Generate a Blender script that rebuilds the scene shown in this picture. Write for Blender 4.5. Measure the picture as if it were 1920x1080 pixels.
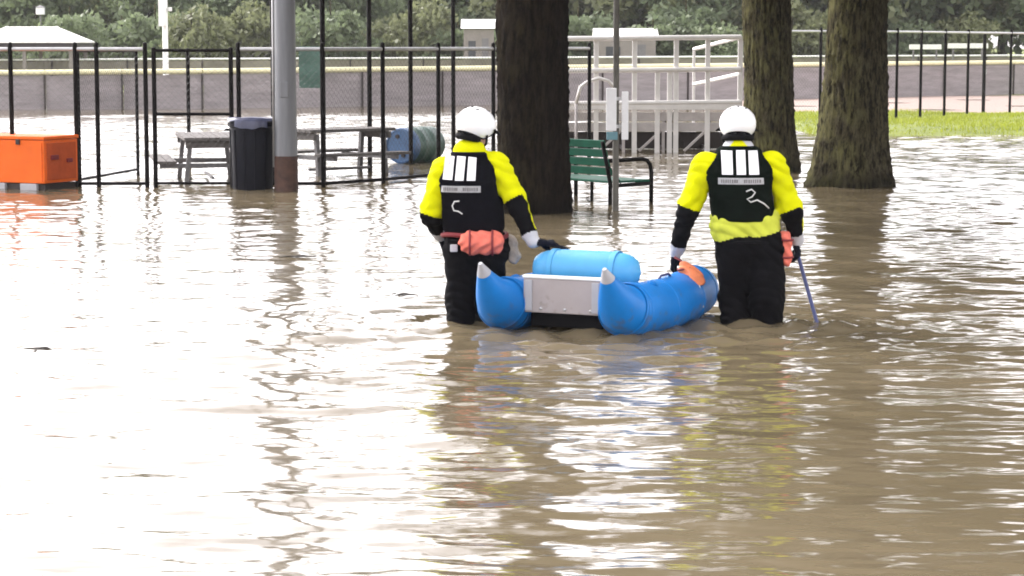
import bpy, bmesh, math, random
import numpy as np
from mathutils import Vector, Matrix

random.seed(7)
RNG = np.random.default_rng(7)
scene = bpy.context.scene
COL = scene.collection
for o in list(bpy.data.objects):
    bpy.data.objects.remove(o)

# ------------------------------------------------------------------ camera
F = 4200.0            # focal length in photograph pixels (1920 wide)
HC = 1.85             # eye height above the flood water
PITCH = math.atan(455.0 / F)
cd = bpy.data.cameras.new('camera')
cam = bpy.data.objects.new('camera', cd)
COL.objects.link(cam)
cd.sensor_width = 36.0
cd.lens = 36.0 * F / 1920.0
cd.clip_start = 0.1
cd.clip_end = 2000.0
cam.location = (0, 0, HC)
cam.rotation_euler = (math.pi / 2 - PITCH, 0, 0)
scene.camera = cam

# ------------------------------------------------------------------ light
SUN = Vector((-0.60, 0.52, 0.66)).normalized()
w = bpy.data.worlds.new('World')
scene.world = w
w.use_nodes = True
nt = w.node_tree
nt.nodes.clear()
out = nt.nodes.new('ShaderNodeOutputWorld')
bg = nt.nodes.new('ShaderNodeBackground')
sky = nt.nodes.new('ShaderNodeTexSky')
hs = nt.nodes.new('ShaderNodeHueSaturation')
sky.sky_type = 'NISHITA'
sky.sun_disc = False
sky.sun_elevation = math.asin(SUN.z)
sky.sun_rotation = math.atan2(SUN.x, SUN.y)
sky.air_density = 1.0
sky.dust_density = 2.0
sky.ozone_density = 1.0
hs.inputs['Saturation'].default_value = 0.10      # overcast: a nearly white sky
bg.inputs['Strength'].default_value = 0.15
nt.links.new(sky.outputs[0], hs.inputs['Color'])
tint = nt.nodes.new('ShaderNodeMix')
tint.data_type = 'RGBA'
tint.blend_type = 'MULTIPLY'
tint.inputs['Factor'].default_value = 1.0
tint.inputs['B'].default_value = (1.0, 0.958, 0.975, 1)      # the faint rose of the cloud cover
nt.links.new(hs.outputs[0], tint.inputs['A'])
nt.links.new(tint.outputs['Result'], bg.inputs['Color'])
nt.links.new(bg.outputs[0], out.inputs['Surface'])
sd = bpy.data.lights.new('sun', 'SUN')
sun = bpy.data.objects.new('sun', sd)
COL.objects.link(sun)
sd.energy = 0.5
sd.angle = math.radians(25)
sd.color = (1.0, 0.96, 0.92)
sun.rotation_euler = SUN.to_track_quat('Z', 'Y').to_euler()

vs = scene.view_settings
vs.view_transform = 'Standard'
vs.look = 'None'
vs.gamma = 1.0
vs.use_curve_mapping = False
vs.exposure = 2.3
scene.cycles.max_bounces = 8
scene.cycles.transparent_max_bounces = 12
scene.cycles.volume_bounces = 1
scene.cycles.use_denoising = True
scene.cycles.filter_width = 1.8


# ------------------------------------------------------------------ measuring
def ray(px, py):
    u, v = (px - 960.0) / F, (540.0 - py) / F
    c, s = math.cos(PITCH), math.sin(PITCH)
    return Vector((u, c + v * s, -s + v * c))


def P(px, py, z=0.0):
    """point at height z seen at a photograph pixel"""
    d = ray(px, py)
    return Vector((0, 0, HC)) + d * ((z - HC) / d.z)


def Pd(px, py, Y):
    """point at distance Y seen at a photograph pixel"""
    d = ray(px, py)
    return Vector((0, 0, HC)) + d * (Y / d.y)


# ------------------------------------------------------------------ materials
def material(name, col, rough=0.7, metal=0.0, vary=0.15, scale=6.0, bump=0.0, bscale=40.0,
             col2=None, stretch=None, spec=0.5, coat=0.0, thresh=None):
    m = bpy.data.materials.new(name)
    m.use_nodes = True
    n = m.node_tree
    b = n.nodes['Principled BSDF']
    b.inputs['Roughness'].default_value = rough
    b.inputs['Metallic'].default_value = metal
    b.inputs['Specular IOR Level'].default_value = spec
    b.inputs['Coat Weight'].default_value = coat
    tc = n.nodes.new('ShaderNodeTexCoord')
    mp = n.nodes.new('ShaderNodeMapping')
    if stretch:
        mp.inputs['Scale'].default_value = stretch
    n.links.new(tc.outputs['Object'], mp.inputs['Vector'])
    no = n.nodes.new('ShaderNodeTexNoise')
    no.inputs['Scale'].default_value = scale
    no.inputs['Detail'].default_value = 6
    no.inputs['Roughness'].default_value = 0.65
    n.links.new(mp.outputs[0], no.inputs['Vector'])
    rmp = n.nodes.new('ShaderNodeValToRGB')
    if col2 is None:
        a = [max(0.0, c * (1 - vary)) for c in col]
        c2 = [min(1.0, c * (1 + vary)) for c in col]
    else:
        a, c2 = col, col2
    lo, hi = thresh or (0.3, 0.7)
    rmp.color_ramp.elements[0].position = lo
    rmp.color_ramp.elements[1].position = hi
    rmp.color_ramp.elements[0].color = (*a, 1)
    rmp.color_ramp.elements[1].color = (*c2, 1)
    n.links.new(no.outputs['Fac'], rmp.inputs['Fac'])
    n.links.new(rmp.outputs['Color'], b.inputs['Base Color'])
    if bump:
        nb = n.nodes.new('ShaderNodeTexNoise')
        nb.inputs['Scale'].default_value = bscale
        nb.inputs['Detail'].default_value = 5
        n.links.new(mp.outputs[0], nb.inputs['Vector'])
        bp = n.nodes.new('ShaderNodeBump')
        bp.inputs['Strength'].default_value = 0.6
        bp.inputs['Distance'].default_value = bump
        n.links.new(nb.outputs['Fac'], bp.inputs['Height'])
        n.links.new(bp.outputs['Normal'], b.inputs['Normal'])
    return m


def leaf_material(name, c1, c2):
    m = bpy.data.materials.new(name)
    m.use_nodes = True
    n = m.node_tree
    n.nodes.clear()
    o = n.nodes.new('ShaderNodeOutputMaterial')
    geo = n.nodes.new('ShaderNodeNewGeometry')
    oi = n.nodes.new('ShaderNodeObjectInfo')
    ad = n.nodes.new('ShaderNodeMath'); ad.operation = 'MULTIPLY_ADD'
    ad.inputs[1].default_value = 0.55
    mu = n.nodes.new('ShaderNodeMath'); mu.operation = 'MULTIPLY'
    mu.inputs[1].default_value = 0.45
    n.links.new(oi.outputs['Random'], mu.inputs[0])
    n.links.new(geo.outputs['Random Per Island'], ad.inputs[0])
    n.links.new(mu.outputs[0], ad.inputs[2])
    r = n.nodes.new('ShaderNodeValToRGB')
    r.color_ramp.elements[0].color = (*c1, 1)
    r.color_ramp.elements[1].color = (*c2, 1)
    n.links.new(ad.outputs[0], r.inputs['Fac'])
    d = n.nodes.new('ShaderNodeBsdfPrincipled')
    d.inputs['Roughness'].default_value = 0.55
    t = n.nodes.new('ShaderNodeBsdfTranslucent')
    n.links.new(r.outputs[0], d.inputs['Base Color'])
    n.links.new(r.outputs[0], t.inputs['Color'])
    mx = n.nodes.new('ShaderNodeMixShader')
    mx.inputs[0].default_value = 0.45
    n.links.new(d.outputs[0], mx.inputs[1])
    n.links.new(t.outputs[0], mx.inputs[2])
    n.links.new(mx.outputs[0], o.inputs['Surface'])
    return m


def bark_material(name, c1, c2):
    m = bpy.data.materials.new(name)
    m.use_nodes = True
    n = m.node_tree
    b = n.nodes['Principled BSDF']
    b.inputs['Roughness'].default_value = 0.9
    b.inputs['Specular IOR Level'].default_value = 0.05
    tc = n.nodes.new('ShaderNodeTexCoord')
    mp = n.nodes.new('ShaderNodeMapping')
    mp.inputs['Scale'].default_value = (9, 9, 2.2)
    n.links.new(tc.outputs['Object'], mp.inputs['Vector'])
    no = n.nodes.new('ShaderNodeTexNoise')
    no.inputs['Scale'].default_value = 2.2
    no.inputs['Detail'].default_value = 8
    no.inputs['Roughness'].default_value = 0.7
    n.links.new(mp.outputs[0], no.inputs['Vector'])
    r = n.nodes.new('ShaderNodeValToRGB')
    r.color_ramp.elements[0].position = 0.41
    r.color_ramp.elements[1].position = 0.62
    r.color_ramp.elements[0].color = (*c1, 1)
    r.color_ramp.elements[1].color = (*c2, 1)
    n.links.new(no.outputs['Fac'], r.inputs['Fac'])
    # lichen patches, also carrying the light that falls on the left
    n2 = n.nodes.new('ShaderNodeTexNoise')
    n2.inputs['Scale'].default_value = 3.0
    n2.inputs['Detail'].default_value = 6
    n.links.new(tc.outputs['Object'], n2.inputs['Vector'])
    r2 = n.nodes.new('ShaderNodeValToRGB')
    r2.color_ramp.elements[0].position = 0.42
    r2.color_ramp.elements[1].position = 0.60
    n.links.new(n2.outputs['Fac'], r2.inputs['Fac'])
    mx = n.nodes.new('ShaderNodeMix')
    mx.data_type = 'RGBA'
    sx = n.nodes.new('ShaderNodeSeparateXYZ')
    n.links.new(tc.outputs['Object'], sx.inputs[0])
    fl = n.nodes.new('ShaderNodeMapRange')          # paler left flank: side light put into the colour
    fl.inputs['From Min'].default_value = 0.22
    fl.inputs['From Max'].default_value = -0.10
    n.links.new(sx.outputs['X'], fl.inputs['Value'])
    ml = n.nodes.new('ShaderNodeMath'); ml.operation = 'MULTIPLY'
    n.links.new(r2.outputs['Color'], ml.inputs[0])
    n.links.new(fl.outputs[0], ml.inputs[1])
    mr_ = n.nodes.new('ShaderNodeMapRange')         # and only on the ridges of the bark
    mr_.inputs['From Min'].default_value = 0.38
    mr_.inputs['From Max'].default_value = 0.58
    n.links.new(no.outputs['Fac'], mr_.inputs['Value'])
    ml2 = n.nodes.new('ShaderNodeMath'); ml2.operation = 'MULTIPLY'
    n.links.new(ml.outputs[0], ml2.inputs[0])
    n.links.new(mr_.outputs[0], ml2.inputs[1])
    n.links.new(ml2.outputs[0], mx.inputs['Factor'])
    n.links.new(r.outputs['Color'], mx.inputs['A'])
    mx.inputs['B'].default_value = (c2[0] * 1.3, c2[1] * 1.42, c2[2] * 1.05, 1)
    # soaked bark up to a ragged line above the flood
    wt = n.nodes.new('ShaderNodeMath'); wt.operation = 'MULTIPLY_ADD'
    wt.inputs[1].default_value = -0.5
    n.links.new(no.outputs['Fac'], wt.inputs[0])
    n.links.new(sx.outputs['Z'], wt.inputs[2])
    wr_ = n.nodes.new('ShaderNodeMapRange')
    wr_.inputs['From Min'].default_value = 0.02
    wr_.inputs['From Max'].default_value = 0.16
    wr_.inputs['To Min'].default_value = 0.45
    n.links.new(wt.outputs[0], wr_.inputs['Value'])
    wm = n.nodes.new('ShaderNodeMix'); wm.data_type = 'RGBA'; wm.blend_type = 'MULTIPLY'
    wm.inputs['Factor'].default_value = 1.0
    n.links.new(mx.outputs['Result'], wm.inputs['A'])
    n.links.new(wr_.outputs[0], wm.inputs['B'])
    n.links.new(wm.outputs['Result'], b.inputs['Base Color'])
    bp = n.nodes.new('ShaderNodeBump')
    bp.inputs['Strength'].default_value = 0.9
    bp.inputs['Distance'].default_value = 0.03
    n.links.new(no.outputs['Fac'], bp.inputs['Height'])
    n.links.new(bp.outputs['Normal'], b.inputs['Normal'])
    return m


def water_material():
    m = bpy.data.materials.new('flood_water')
    m.use_nodes = True
    n = m.node_tree
    b = n.nodes['Principled BSDF']
    b.inputs['Roughness'].default_value = 0.085
    b.inputs['IOR'].default_value = 1.333
    tc = n.nodes.new('ShaderNodeTexCoord')
    # silt clouds in the water
    no = n.nodes.new('ShaderNodeTexNoise')
    no.inputs['Scale'].default_value = 0.35
    no.inputs['Detail'].default_value = 4
    n.links.new(tc.outputs['Object'], no.inputs['Vector'])
    r = n.nodes.new('ShaderNodeValToRGB')
    r.color_ramp.elements[0].position = 0.3
    r.color_ramp.elements[1].position = 0.7
    r.color_ramp.elements[0].color = (0.094, 0.075, 0.043, 1)
    r.color_ramp.elements[1].color = (0.138, 0.111, 0.070, 1)
    n.links.new(no.outputs['Fac'], r.inputs['Fac'])
    n.links.new(r.outputs['Color'], b.inputs['Base Color'])
    mp = n.nodes.new('ShaderNodeMapping')
    mp.inputs['Scale'].default_value = (0.75, 1.5, 1)
    mp.inputs['Rotation'].default_value = (0, 0, 0.2)
    n.links.new(tc.outputs['Object'], mp.inputs['Vector'])
    n1 = n.nodes.new('ShaderNodeTexNoise')
    n1.inputs['Scale'].default_value = 5.0
    n1.inputs['Detail'].default_value = 1.5
    n1.inputs['Roughness'].default_value = 0.55
    n.links.new(mp.outputs[0], n1.inputs['Vector'])
    n2 = n.nodes.new('ShaderNodeTexNoise')
    n2.inputs['Scale'].default_value = 1.6
    n2.inputs['Detail'].default_value = 2
    n.links.new(mp.outputs[0], n2.inputs['Vector'])
    b1 = n.nodes.new('ShaderNodeBump')
    b1.inputs['Strength'].default_value = 1.0
    b1.inputs['Distance'].default_value = 0.009
    n.links.new(n1.outputs['Fac'], b1.inputs['Height'])
    b2 = n.nodes.new('ShaderNodeBump')
    b2.inputs['Strength'].default_value = 1.0
    b2.inputs['Distance'].default_value = 0.02
    n.links.new(n2.outputs['Fac'], b2.inputs['Height'])
    n.links.new(b1.outputs['Normal'], b2.inputs['Normal'])
    n.links.new(b2.outputs['Normal'], b.inputs['Normal'])
    return m


def ground_material():
    m = bpy.data.materials.new('ground')
    m.use_nodes = True
    n = m.node_tree
    b = n.nodes['Principled BSDF']
    b.inputs['Roughness'].default_value = 0.95
    geo = n.nodes.new('ShaderNodeNewGeometry')
    no = n.nodes.new('ShaderNodeTexNoise')
    no.inputs['Scale'].default_value = 1.2
    no.inputs['Detail'].default_value = 7
    n.links.new(geo.outputs['Position'], no.inputs['Vector'])
    r = n.nodes.new('ShaderNodeValToRGB')
    r.color_ramp.elements[0].position = 0.35
    r.color_ramp.elements[1].position = 0.65
    r.color_ramp.elements[0].color = (0.12, 0.15, 0.03, 1)
    r.color_ramp.elements[1].color = (0.18, 0.21, 0.04, 1)
    n.links.new(no.outputs['Fac'], r.inputs['Fac'])
    # the clay infield: a strip across the field behind the bank of grass
    sp = n.nodes.new('ShaderNodeSeparateXYZ')
    n.links.new(geo.outputs['Position'], sp.inputs[0])
    a = n.nodes.new('ShaderNodeMapRange')
    a.inputs['From Min'].default_value = 57.5
    a.inputs['From Max'].default_value = 59.0
    n.links.new(sp.outputs['Y'], a.inputs['Value'])
    c = n.nodes.new('ShaderNodeMapRange')
    c.inputs['From Min'].default_value = 84.0
    c.inputs['From Max'].default_value = 82.0
    n.links.new(sp.outputs['Y'], c.inputs['Value'])
    mu = n.nodes.new('ShaderNodeMath'); mu.operation = 'MULTIPLY'
    n.links.new(a.outputs[0], mu.inputs[0])
    n.links.new(c.outputs[0], mu.inputs[1])
    mx = n.nodes.new('ShaderNodeMix'); mx.data_type = 'RGBA'
    n.links.new(mu.outputs[0], mx.inputs['Factor'])
    n.links.new(r.outputs[0], mx.inputs['A'])
    mx.inputs['B'].default_value = (0.30, 0.225, 0.19, 1)
    n.links.new(mx.outputs['Result'], b.inputs['Base Color'])
    return m


def muddy(m):
    """dried silt splashes, thick near the bottom edge"""
    n = m.node_tree
    b = n.nodes['Principled BSDF']
    src = b.inputs['Base Color'].links[0].from_socket
    tc = n.nodes.new('ShaderNodeTexCoord')
    no = n.nodes.new('ShaderNodeTexNoise')
    no.inputs['Scale'].default_value = 14
    no.inputs['Detail'].default_value = 8
    n.links.new(tc.outputs['Object'], no.inputs['Vector'])
    sx = n.nodes.new('ShaderNodeSeparateXYZ')
    n.links.new(tc.outputs['Object'], sx.inputs[0])
    a = n.nodes.new('ShaderNodeMath'); a.operation = 'MULTIPLY_ADD'
    a.inputs[1].default_value = -0.9
    n.links.new(sx.outputs['Z'], a.inputs[0])
    n.links.new(no.outputs['Fac'], a.inputs[2])
    mr = n.nodes.new('ShaderNodeMapRange')
    mr.inputs['From Min'].default_value = 0.44
    mr.inputs['From Max'].default_value = 0.58
    mr.inputs['To Max'].default_value = 0.45
    n.links.new(a.outputs[0], mr.inputs['Value'])
    mx = n.nodes.new('ShaderNodeMix'); mx.data_type = 'RGBA'
    n.links.new(mr.outputs[0], mx.inputs['Factor'])
    n.links.new(src, mx.inputs['A'])
    mx.inputs['B'].default_value = (0.10, 0.08, 0.05, 1)
    n.links.new(mx.outputs['Result'], b.inputs['Base Color'])
    return m


M = dict(
    water=water_material(), ground=ground_material(),
    black_pipe=material('black_vinyl_pipe', (0.006, 0.005, 0.005), 0.6, spec=0.06, vary=0.3, scale=9),
    galv=material('galvanised_pipe', (0.42, 0.42, 0.42), 0.45, 0.6, vary=0.15, scale=12),
    wire=material('black_wire', (0.02, 0.02, 0.02), 0.5),
    wire_grey=material('grey_wire', (0.25, 0.25, 0.25), 0.5, 0.5),
    light_pole=material('grey_pole_paint', (0.145, 0.15, 0.16), 0.45, 0.2, vary=0.14, scale=2.5, stretch=(6, 6, 0.5)),
    rust=material('rusty_steel', (0.030, 0.016, 0.011), 0.8, 0.2, scale=8, col2=(0.085, 0.040, 0.026), bump=0.004),
    can=material('black_plastic', (0.004, 0.0045, 0.008), 0.5, spec=0.08, vary=0.3, scale=4),
    liner=material('pale_blue_liner', (0.035, 0.040, 0.085), 0.3, vary=0.3, scale=8),
    orange=material('orange_paint', (0.70, 0.125, 0.016), 0.6, spec=0.15, vary=0.12, scale=3, bump=0.002, bscale=15),
    orange_shaded=material('orange_paint_shaded', (0.40, 0.068, 0.016), 0.7, spec=0.15, vary=0.2, scale=5),  # the crate's orange, with the shade of its end face put in
    dark_steel=material('dark_steel', (0.03, 0.022, 0.02), 0.6, 0.3),
    wood=material('weathered_plank', (0.11, 0.10, 0.092), 0.85, vary=0.25, scale=5, stretch=(1, 8, 8), bump=0.003),
    frame_grey=material('grey_steel_frame', (0.15, 0.145, 0.145), 0.6, 0.3),
    drum_blue=material('blue_drum_plastic', (0.035, 0.10, 0.22), 0.4, vary=0.25, scale=3),
    drum_green=material('green_drum_plastic', (0.02, 0.075, 0.05), 0.45, vary=0.25, scale=4),
    alu=material('brushed_aluminium', (0.66, 0.64, 0.61), 0.45, 0.35, vary=0.08, scale=5),
    alu_dull=material('dull_aluminium', (0.42, 0.39, 0.375), 0.6, 0.3, vary=0.15, scale=5),
    bench_green=material('green_bench_coating', (0.006, 0.068, 0.040), 0.6, spec=0.12, vary=0.2, scale=6),
    white_panel=material('white_panel', (0.78, 0.78, 0.79), 0.5, vary=0.05),
    teal_print=material('teal_print', (0.10, 0.22, 0.26), 0.5),
    slim_pole=material('grey_brown_pole', (0.11, 0.105, 0.09), 0.7, 0.2, vary=0.3, scale=6),
    screen=material('grey_windscreen', (0.25, 0.225, 0.225), 0.9, vary=0.22, scale=1.2, stretch=(1, 1, 6)),
    screen_far=material('far_windscreen', (0.17, 0.155, 0.12), 0.9, vary=0.25, scale=0.9),
    yellow_cap=material('pale_yellow_cap', (0.72, 0.68, 0.42), 0.5, vary=0.08, scale=1),
    green_screen=material('green_windscreen', (0.09, 0.17, 0.135), 0.8, vary=0.2, scale=3),
    white_roof=material('white_metal_roof', (0.78, 0.77, 0.74), 0.4, vary=0.05, scale=2),
    dark_fascia=material('dark_fascia', (0.035, 0.028, 0.03), 0.8),
    white_paint=material('white_paint', (0.76, 0.76, 0.73), 0.5, vary=0.05),
    far_wall=material('far_building_wall', (0.20, 0.18, 0.16), 0.8, vary=0.1),
    far_glass=material('far_window_glass', (0.04, 0.045, 0.05), 0.2),
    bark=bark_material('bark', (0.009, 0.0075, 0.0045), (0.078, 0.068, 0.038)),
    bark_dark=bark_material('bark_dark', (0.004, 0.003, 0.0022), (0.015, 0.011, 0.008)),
    leaf=leaf_material('leaf_near', (0.022, 0.036, 0.010), (0.075, 0.085, 0.025)),
    leaf_far=leaf_material('leaf_far', (0.125, 0.162, 0.090), (0.215, 0.265, 0.138)),  # paleness of the distant haze put into the leaf colour
    leaf_olive=leaf_material('leaf_olive', (0.145, 0.162, 0.082), (0.245, 0.268, 0.13)),  # olive leaves, likewise paled in colour for haze
    grass=leaf_material('grass_blades', (0.19, 0.235, 0.022), (0.33, 0.365, 0.04)),
    raft=muddy(material('blue_raft_fabric', (0.003, 0.150, 0.46), 0.45, vary=0.16, scale=3, bump=0.004, bscale=5, coat=0.05, spec=0.25)),
    raft_tip=material('grey_cone_cap', (0.34, 0.34, 0.36), 0.55, vary=0.08),
    raft_light=material('pale_blue_fabric', (0.055, 0.30, 0.56), 0.5, vary=0.08),
    transom=muddy(material('grey_transom', (0.31, 0.275, 0.27), 0.6, vary=0.10, scale=4)),
    rubber=material('black_rubber', (0.006, 0.006, 0.007), 0.8, spec=0.06),
    rope=material('pale_rope', (0.60, 0.60, 0.58), 0.9),
    paddle=material('blue_paddle_shaft', (0.025, 0.035, 0.12), 0.4),
    paddle_blade=material('black_paddle_blade', (0.015, 0.015, 0.018), 0.4),
    bag_orange=material('orange_bag_fabric', (0.70, 0.20, 0.08), 0.7, vary=0.2, scale=20, bump=0.004, bscale=60),
    bag_red=material('red_bag_fabric', (0.62, 0.155, 0.11), 0.8, spec=0.1, vary=0.12, scale=20, bump=0.004, bscale=50),
    strap_red=material('dark_red_strap', (0.16, 0.012, 0.016), 0.7),
    suit_yellow=material('fluorescent_yellow_suit', (0.56, 0.57, 0.002), 0.75, spec=0.04, vary=0.08, scale=9, bump=0.006, bscale=22),
    suit_black=material('black_suit', (0.004, 0.004, 0.005), 0.85, spec=0.05, vary=0.4, scale=10, bump=0.008, bscale=18),
    suit_pale=material('pale_yellow_hem', (0.50, 0.54, 0.06), 0.75, spec=0.1, vary=0.08, scale=12),
    cuff=material('pale_grey_cuff', (0.42, 0.42, 0.44), 0.6, vary=0.06),
    glove=material('black_glove', (0.006, 0.007, 0.012), 0.8, spec=0.06, vary=0.3),
    skin=material('skin', (0.38, 0.22, 0.16), 0.5, vary=0.08),
    hair=material('dark_hair', (0.012, 0.009, 0.008), 0.6),
    vest=material('black_vest_fabric', (0.004, 0.004, 0.006), 0.9, spec=0.04, vary=0.4, scale=14, bump=0.006, bscale=30),
    vest_green=material('black_green_vest_fabric', (0.0035, 0.006, 0.0045), 0.9, spec=0.04, vary=0.4, scale=14, bump=0.006, bscale=30),
    reflect=material('reflective_white', (0.80, 0.79, 0.82), 0.4, vary=0.04),
    reflect_grey=material('reflective_grey', (0.34, 0.34, 0.35), 0.5, vary=0.2, scale=60),
    helmet=material('white_helmet_shell', (0.82, 0.82, 0.82), 0.25, vary=0.03, coat=0.4),
    ripple_mark=material('dark_ripple_mark', (0.03, 0.024, 0.018), 0.7),  # dark side of ripples, as the colour of added sticks
)


# ------------------------------------------------------------------ mesh tools
class MB:
    def __init__(self):
        self.v, self.f, self.mi = [], [], []

    def add(self, vs, fs, mi=0):
        o = len(self.v)
        self.v += [tuple(p) for p in vs]
        self.f += [tuple(i + o for i in f) for f in fs]
        self.mi += [mi] * len(fs)
        return self

    def box(self, c, s, rot=None, bev=0.0, mi=0):
        c = Vector(c)
        hx, hy, hz = s[0] / 2, s[1] / 2, s[2] / 2
        if bev <= 0:
            vs = [Vector((x, y, z)) for x in (-hx, hx) for y in (-hy, hy) for z in (-hz, hz)]
            fs = [(0, 1, 3, 2), (4, 6, 7, 5), (0, 4, 5, 1), (2, 3, 7, 6), (0, 2, 6, 4), (1, 5, 7, 3)]
        else:
            bm = bmesh.new()
            bmesh.ops.create_cube(bm, size=1.0)
            bmesh.ops.scale(bm, vec=s, verts=bm.verts)
            bmesh.ops.bevel(bm, geom=bm.edges[:], offset=bev, segments=2, affect='EDGES', profile=0.6)
            bm.verts.index_update()
            vs = [v.co.copy() for v in bm.verts]
            fs = [tuple(v.index for v in f.verts) for f in bm.faces]
            bm.free()
        if rot is not None:
            if not isinstance(rot, Matrix):
                rot = Matrix.Rotation(rot, 3, 'Z')
            vs = [rot @ v for v in vs]
        return self.add([v + c for v in vs], fs, mi)

    def bar(self, a, b, wx, wz, up=(0, 0, 1), mi=0, bev=0.0):
        """rectangular bar from a to b: wx across, wz along up"""
        a, b = Vector(a), Vector(b)
        d = (b - a)
        L = d.length
        y = d.normalized()
        x = y.cross(Vector(up)).normalized()
        z = x.cross(y)
        R = Matrix((x, y, z)).transposed()
        return self.box((a + b) / 2, (wx, L, wz), R, bev, mi)

    def tube(self, pts, r, n=10, caps=True, mi=0, squash=None):
        pts = [Vector(p) for p in pts]
        rs = r if isinstance(r, (list, tuple)) else [r] * len(pts)
        tang = []
        for i in range(len(pts)):
            a = pts[max(0, i - 1)]
            b = pts[min(len(pts) - 1, i + 1)]
            tang.append((b - a).normalized())
        t0 = tang[0]
        ref = Vector((0, 0, 1)) if abs(t0.z) < 0.9 else Vector((1, 0, 0))
        x = t0.cross(ref).normalized()
        vs, fs = [], []
        for i, p in enumerate(pts):
            t = tang[i]
            x = (x - t * x.dot(t)).normalized()
            y = t.cross(x)
            for k in range(n):
                a = 2 * math.pi * k / n
                vs.append(p + (x * math.cos(a) + y * math.sin(a)) * rs[i])
        for i in range(len(pts) - 1):
            for k in range(n):
                k2 = (k + 1) % n
                fs.append((i * n + k, i * n + k2, (i + 1) * n + k2, (i + 1) * n + k))
        if caps:
            fs.append(tuple(range(n - 1, -1, -1)))
            fs.append(tuple(range((len(pts) - 1) * n, len(pts) * n)))
        return self.add(vs, fs, mi)

    def lathe(self, prof, n=24, c=(0, 0, 0), axis=None, mi=0):
        """prof: list of (r, z); closed at both ends when r is 0"""
        vs, fs = [], []
        c = Vector(c)
        for r, z in prof:
            for k in range(n):
                a = 2 * math.pi * k / n
                p = Vector((r * math.cos(a), r * math.sin(a), z))
                vs.append(p)
        for i in range(len(prof) - 1):
            for k in range(n):
                k2 = (k + 1) % n
                fs.append((i * n + k, i * n + k2, (i + 1) * n + k2, (i + 1) * n + k))
        if axis is not None:
            q = Vector((0, 0, 1)).rotation_difference(Vector(axis).normalized())
            vs = [q @ v for v in vs]
        return self.add([v + c for v in vs], fs, mi)

    def build(self, name, mats, parent=None, smooth=False, loc=None, sharp=None):
        me = bpy.data.meshes.new(name)
        me.from_pydata(self.v, [], self.f)
        if not isinstance(mats, (list, tuple)):
            mats = [mats]
        for m in mats:
            me.materials.append(m)
        if len(mats) > 1:
            me.polygons.foreach_set('material_index', self.mi)
        if smooth:
            me.polygons.foreach_set('use_smooth', [True] * len(me.polygons))
            if sharp:
                me.set_sharp_from_angle(angle=math.radians(sharp))
        me.update()
        o = bpy.data.objects.new(name, me)
        COL.objects.link(o)
        if parent is not None:
            o.parent = parent
        if loc is not None:
            o.location = loc
        return o


def mesh_np(name, verts, quads, mats, parent=None, smooth=True, mi=None):
    """fast mesh from numpy arrays; quads (n,k)"""
    me = bpy.data.meshes.new(name)
    verts = np.asarray(verts, dtype=np.float32)
    quads = np.asarray(quads, dtype=np.int32)
    nf, k = quads.shape
    me.vertices.add(len(verts))
    me.vertices.foreach_set('co', verts.ravel())
    me.loops.add(nf * k)
    me.loops.foreach_set('vertex_index', quads.ravel())
    me.polygons.add(nf)
    me.polygons.foreach_set('loop_start', np.arange(0, nf * k, k, dtype=np.int32))
    me.polygons.foreach_set('loop_total', np.full(nf, k, dtype=np.int32))
    if not isinstance(mats, (list, tuple)):
        mats = [mats]
    for m in mats:
        me.materials.append(m)
    if mi is not None:
        me.polygons.foreach_set('material_index', np.asarray(mi, dtype=np.int32))
    me.update(calc_edges=True)
    me.validate()
    if smooth:
        me.polygons.foreach_set('use_smooth', np.ones(len(me.polygons), dtype=bool))
    o = bpy.data.objects.new(name, me)
    COL.objects.link(o)
    if parent is not None:
        o.parent = parent
    return o


def tag(o, label=None, cat=None, group=None, kind=None):
    if label: o['label'] = label
    if cat: o['category'] = cat
    if group: o['group'] = group
    if kind: o['kind'] = kind
    return o


def thing(name, label, cat, loc=(0, 0, 0), rotz=0.0, group=None):
    o = bpy.data.objects.new(name, None)
    COL.objects.link(o)
    o.location = loc
    o.rotation_euler = (0, 0, rotz)
    o.empty_display_size = 0.2
    return tag(o, label, cat, group)


def copy_tree(o, parent=None):
    c = o.copy()
    COL.objects.link(c)
    if parent is not None:
        c.parent = parent
    for ch in list(o.children):
        copy_tree(ch, c)
    return c


# ------------------------------------------------------------------ terrain
def smooth01(t):
    t = np.clip(t, 0, 1)
    return t * t * (3 - 2 * t)


def ground_z(x, y):
    x = np.asarray(x, float)
    y = np.asarray(y, float)
    z = -0.42 + 0.26 * smooth01((y - 17.0) / 9.0)
    # the grass bank on the right
    bank = smooth01((x - (5.2 + 0.25 * np.sin(y * 0.7))) / 1.6) * smooth01((y - 44.6 + 0.3 * np.sin(x * 0.5)) / 2.6)
    bank = bank * (1 - smooth01((y - 57.0) / 2.0) * 0.42)
    z = z + bank * (0.30 + 0.03 * np.sin(x * 0.9) * np.sin(y * 0.8))
    # the far side climbs out of the flood
    z = z + 0.45 * smooth01((y - 84.0) / 14.0)
    return z


def gz(x, y):
    return float(ground_z(x, y))


gx = np.concatenate([-np.geomspace(400, 30, 14), np.linspace(-28, 28, 90), np.geomspace(30, 400, 14)])
gy = np.concatenate([np.linspace(-60, 10, 12), np.linspace(12, 120, 160), np.geomspace(125, 900, 16)])
XX, YY = np.meshgrid(gx, gy)
ZZ = ground_z(XX, YY)
nx, ny = len(gx), len(gy)
idx = np.arange(nx * ny).reshape(ny, nx)
quads = np.stack([idx[:-1, :-1], idx[:-1, 1:], idx[1:, 1:], idx[1:, :-1]], -1).reshape(-1, 4)
tag(mesh_np('ground', np.stack([XX, YY, ZZ], -1).reshape(-1, 3), quads, M['ground']), kind='structure')

# ------------------------------------------------------------------ water
PR = Pd(1402, 606, 14.90)      # where the right rescuer stands
PL = Pd(884, 606, 15.02)       # where the left rescuer stands


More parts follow.
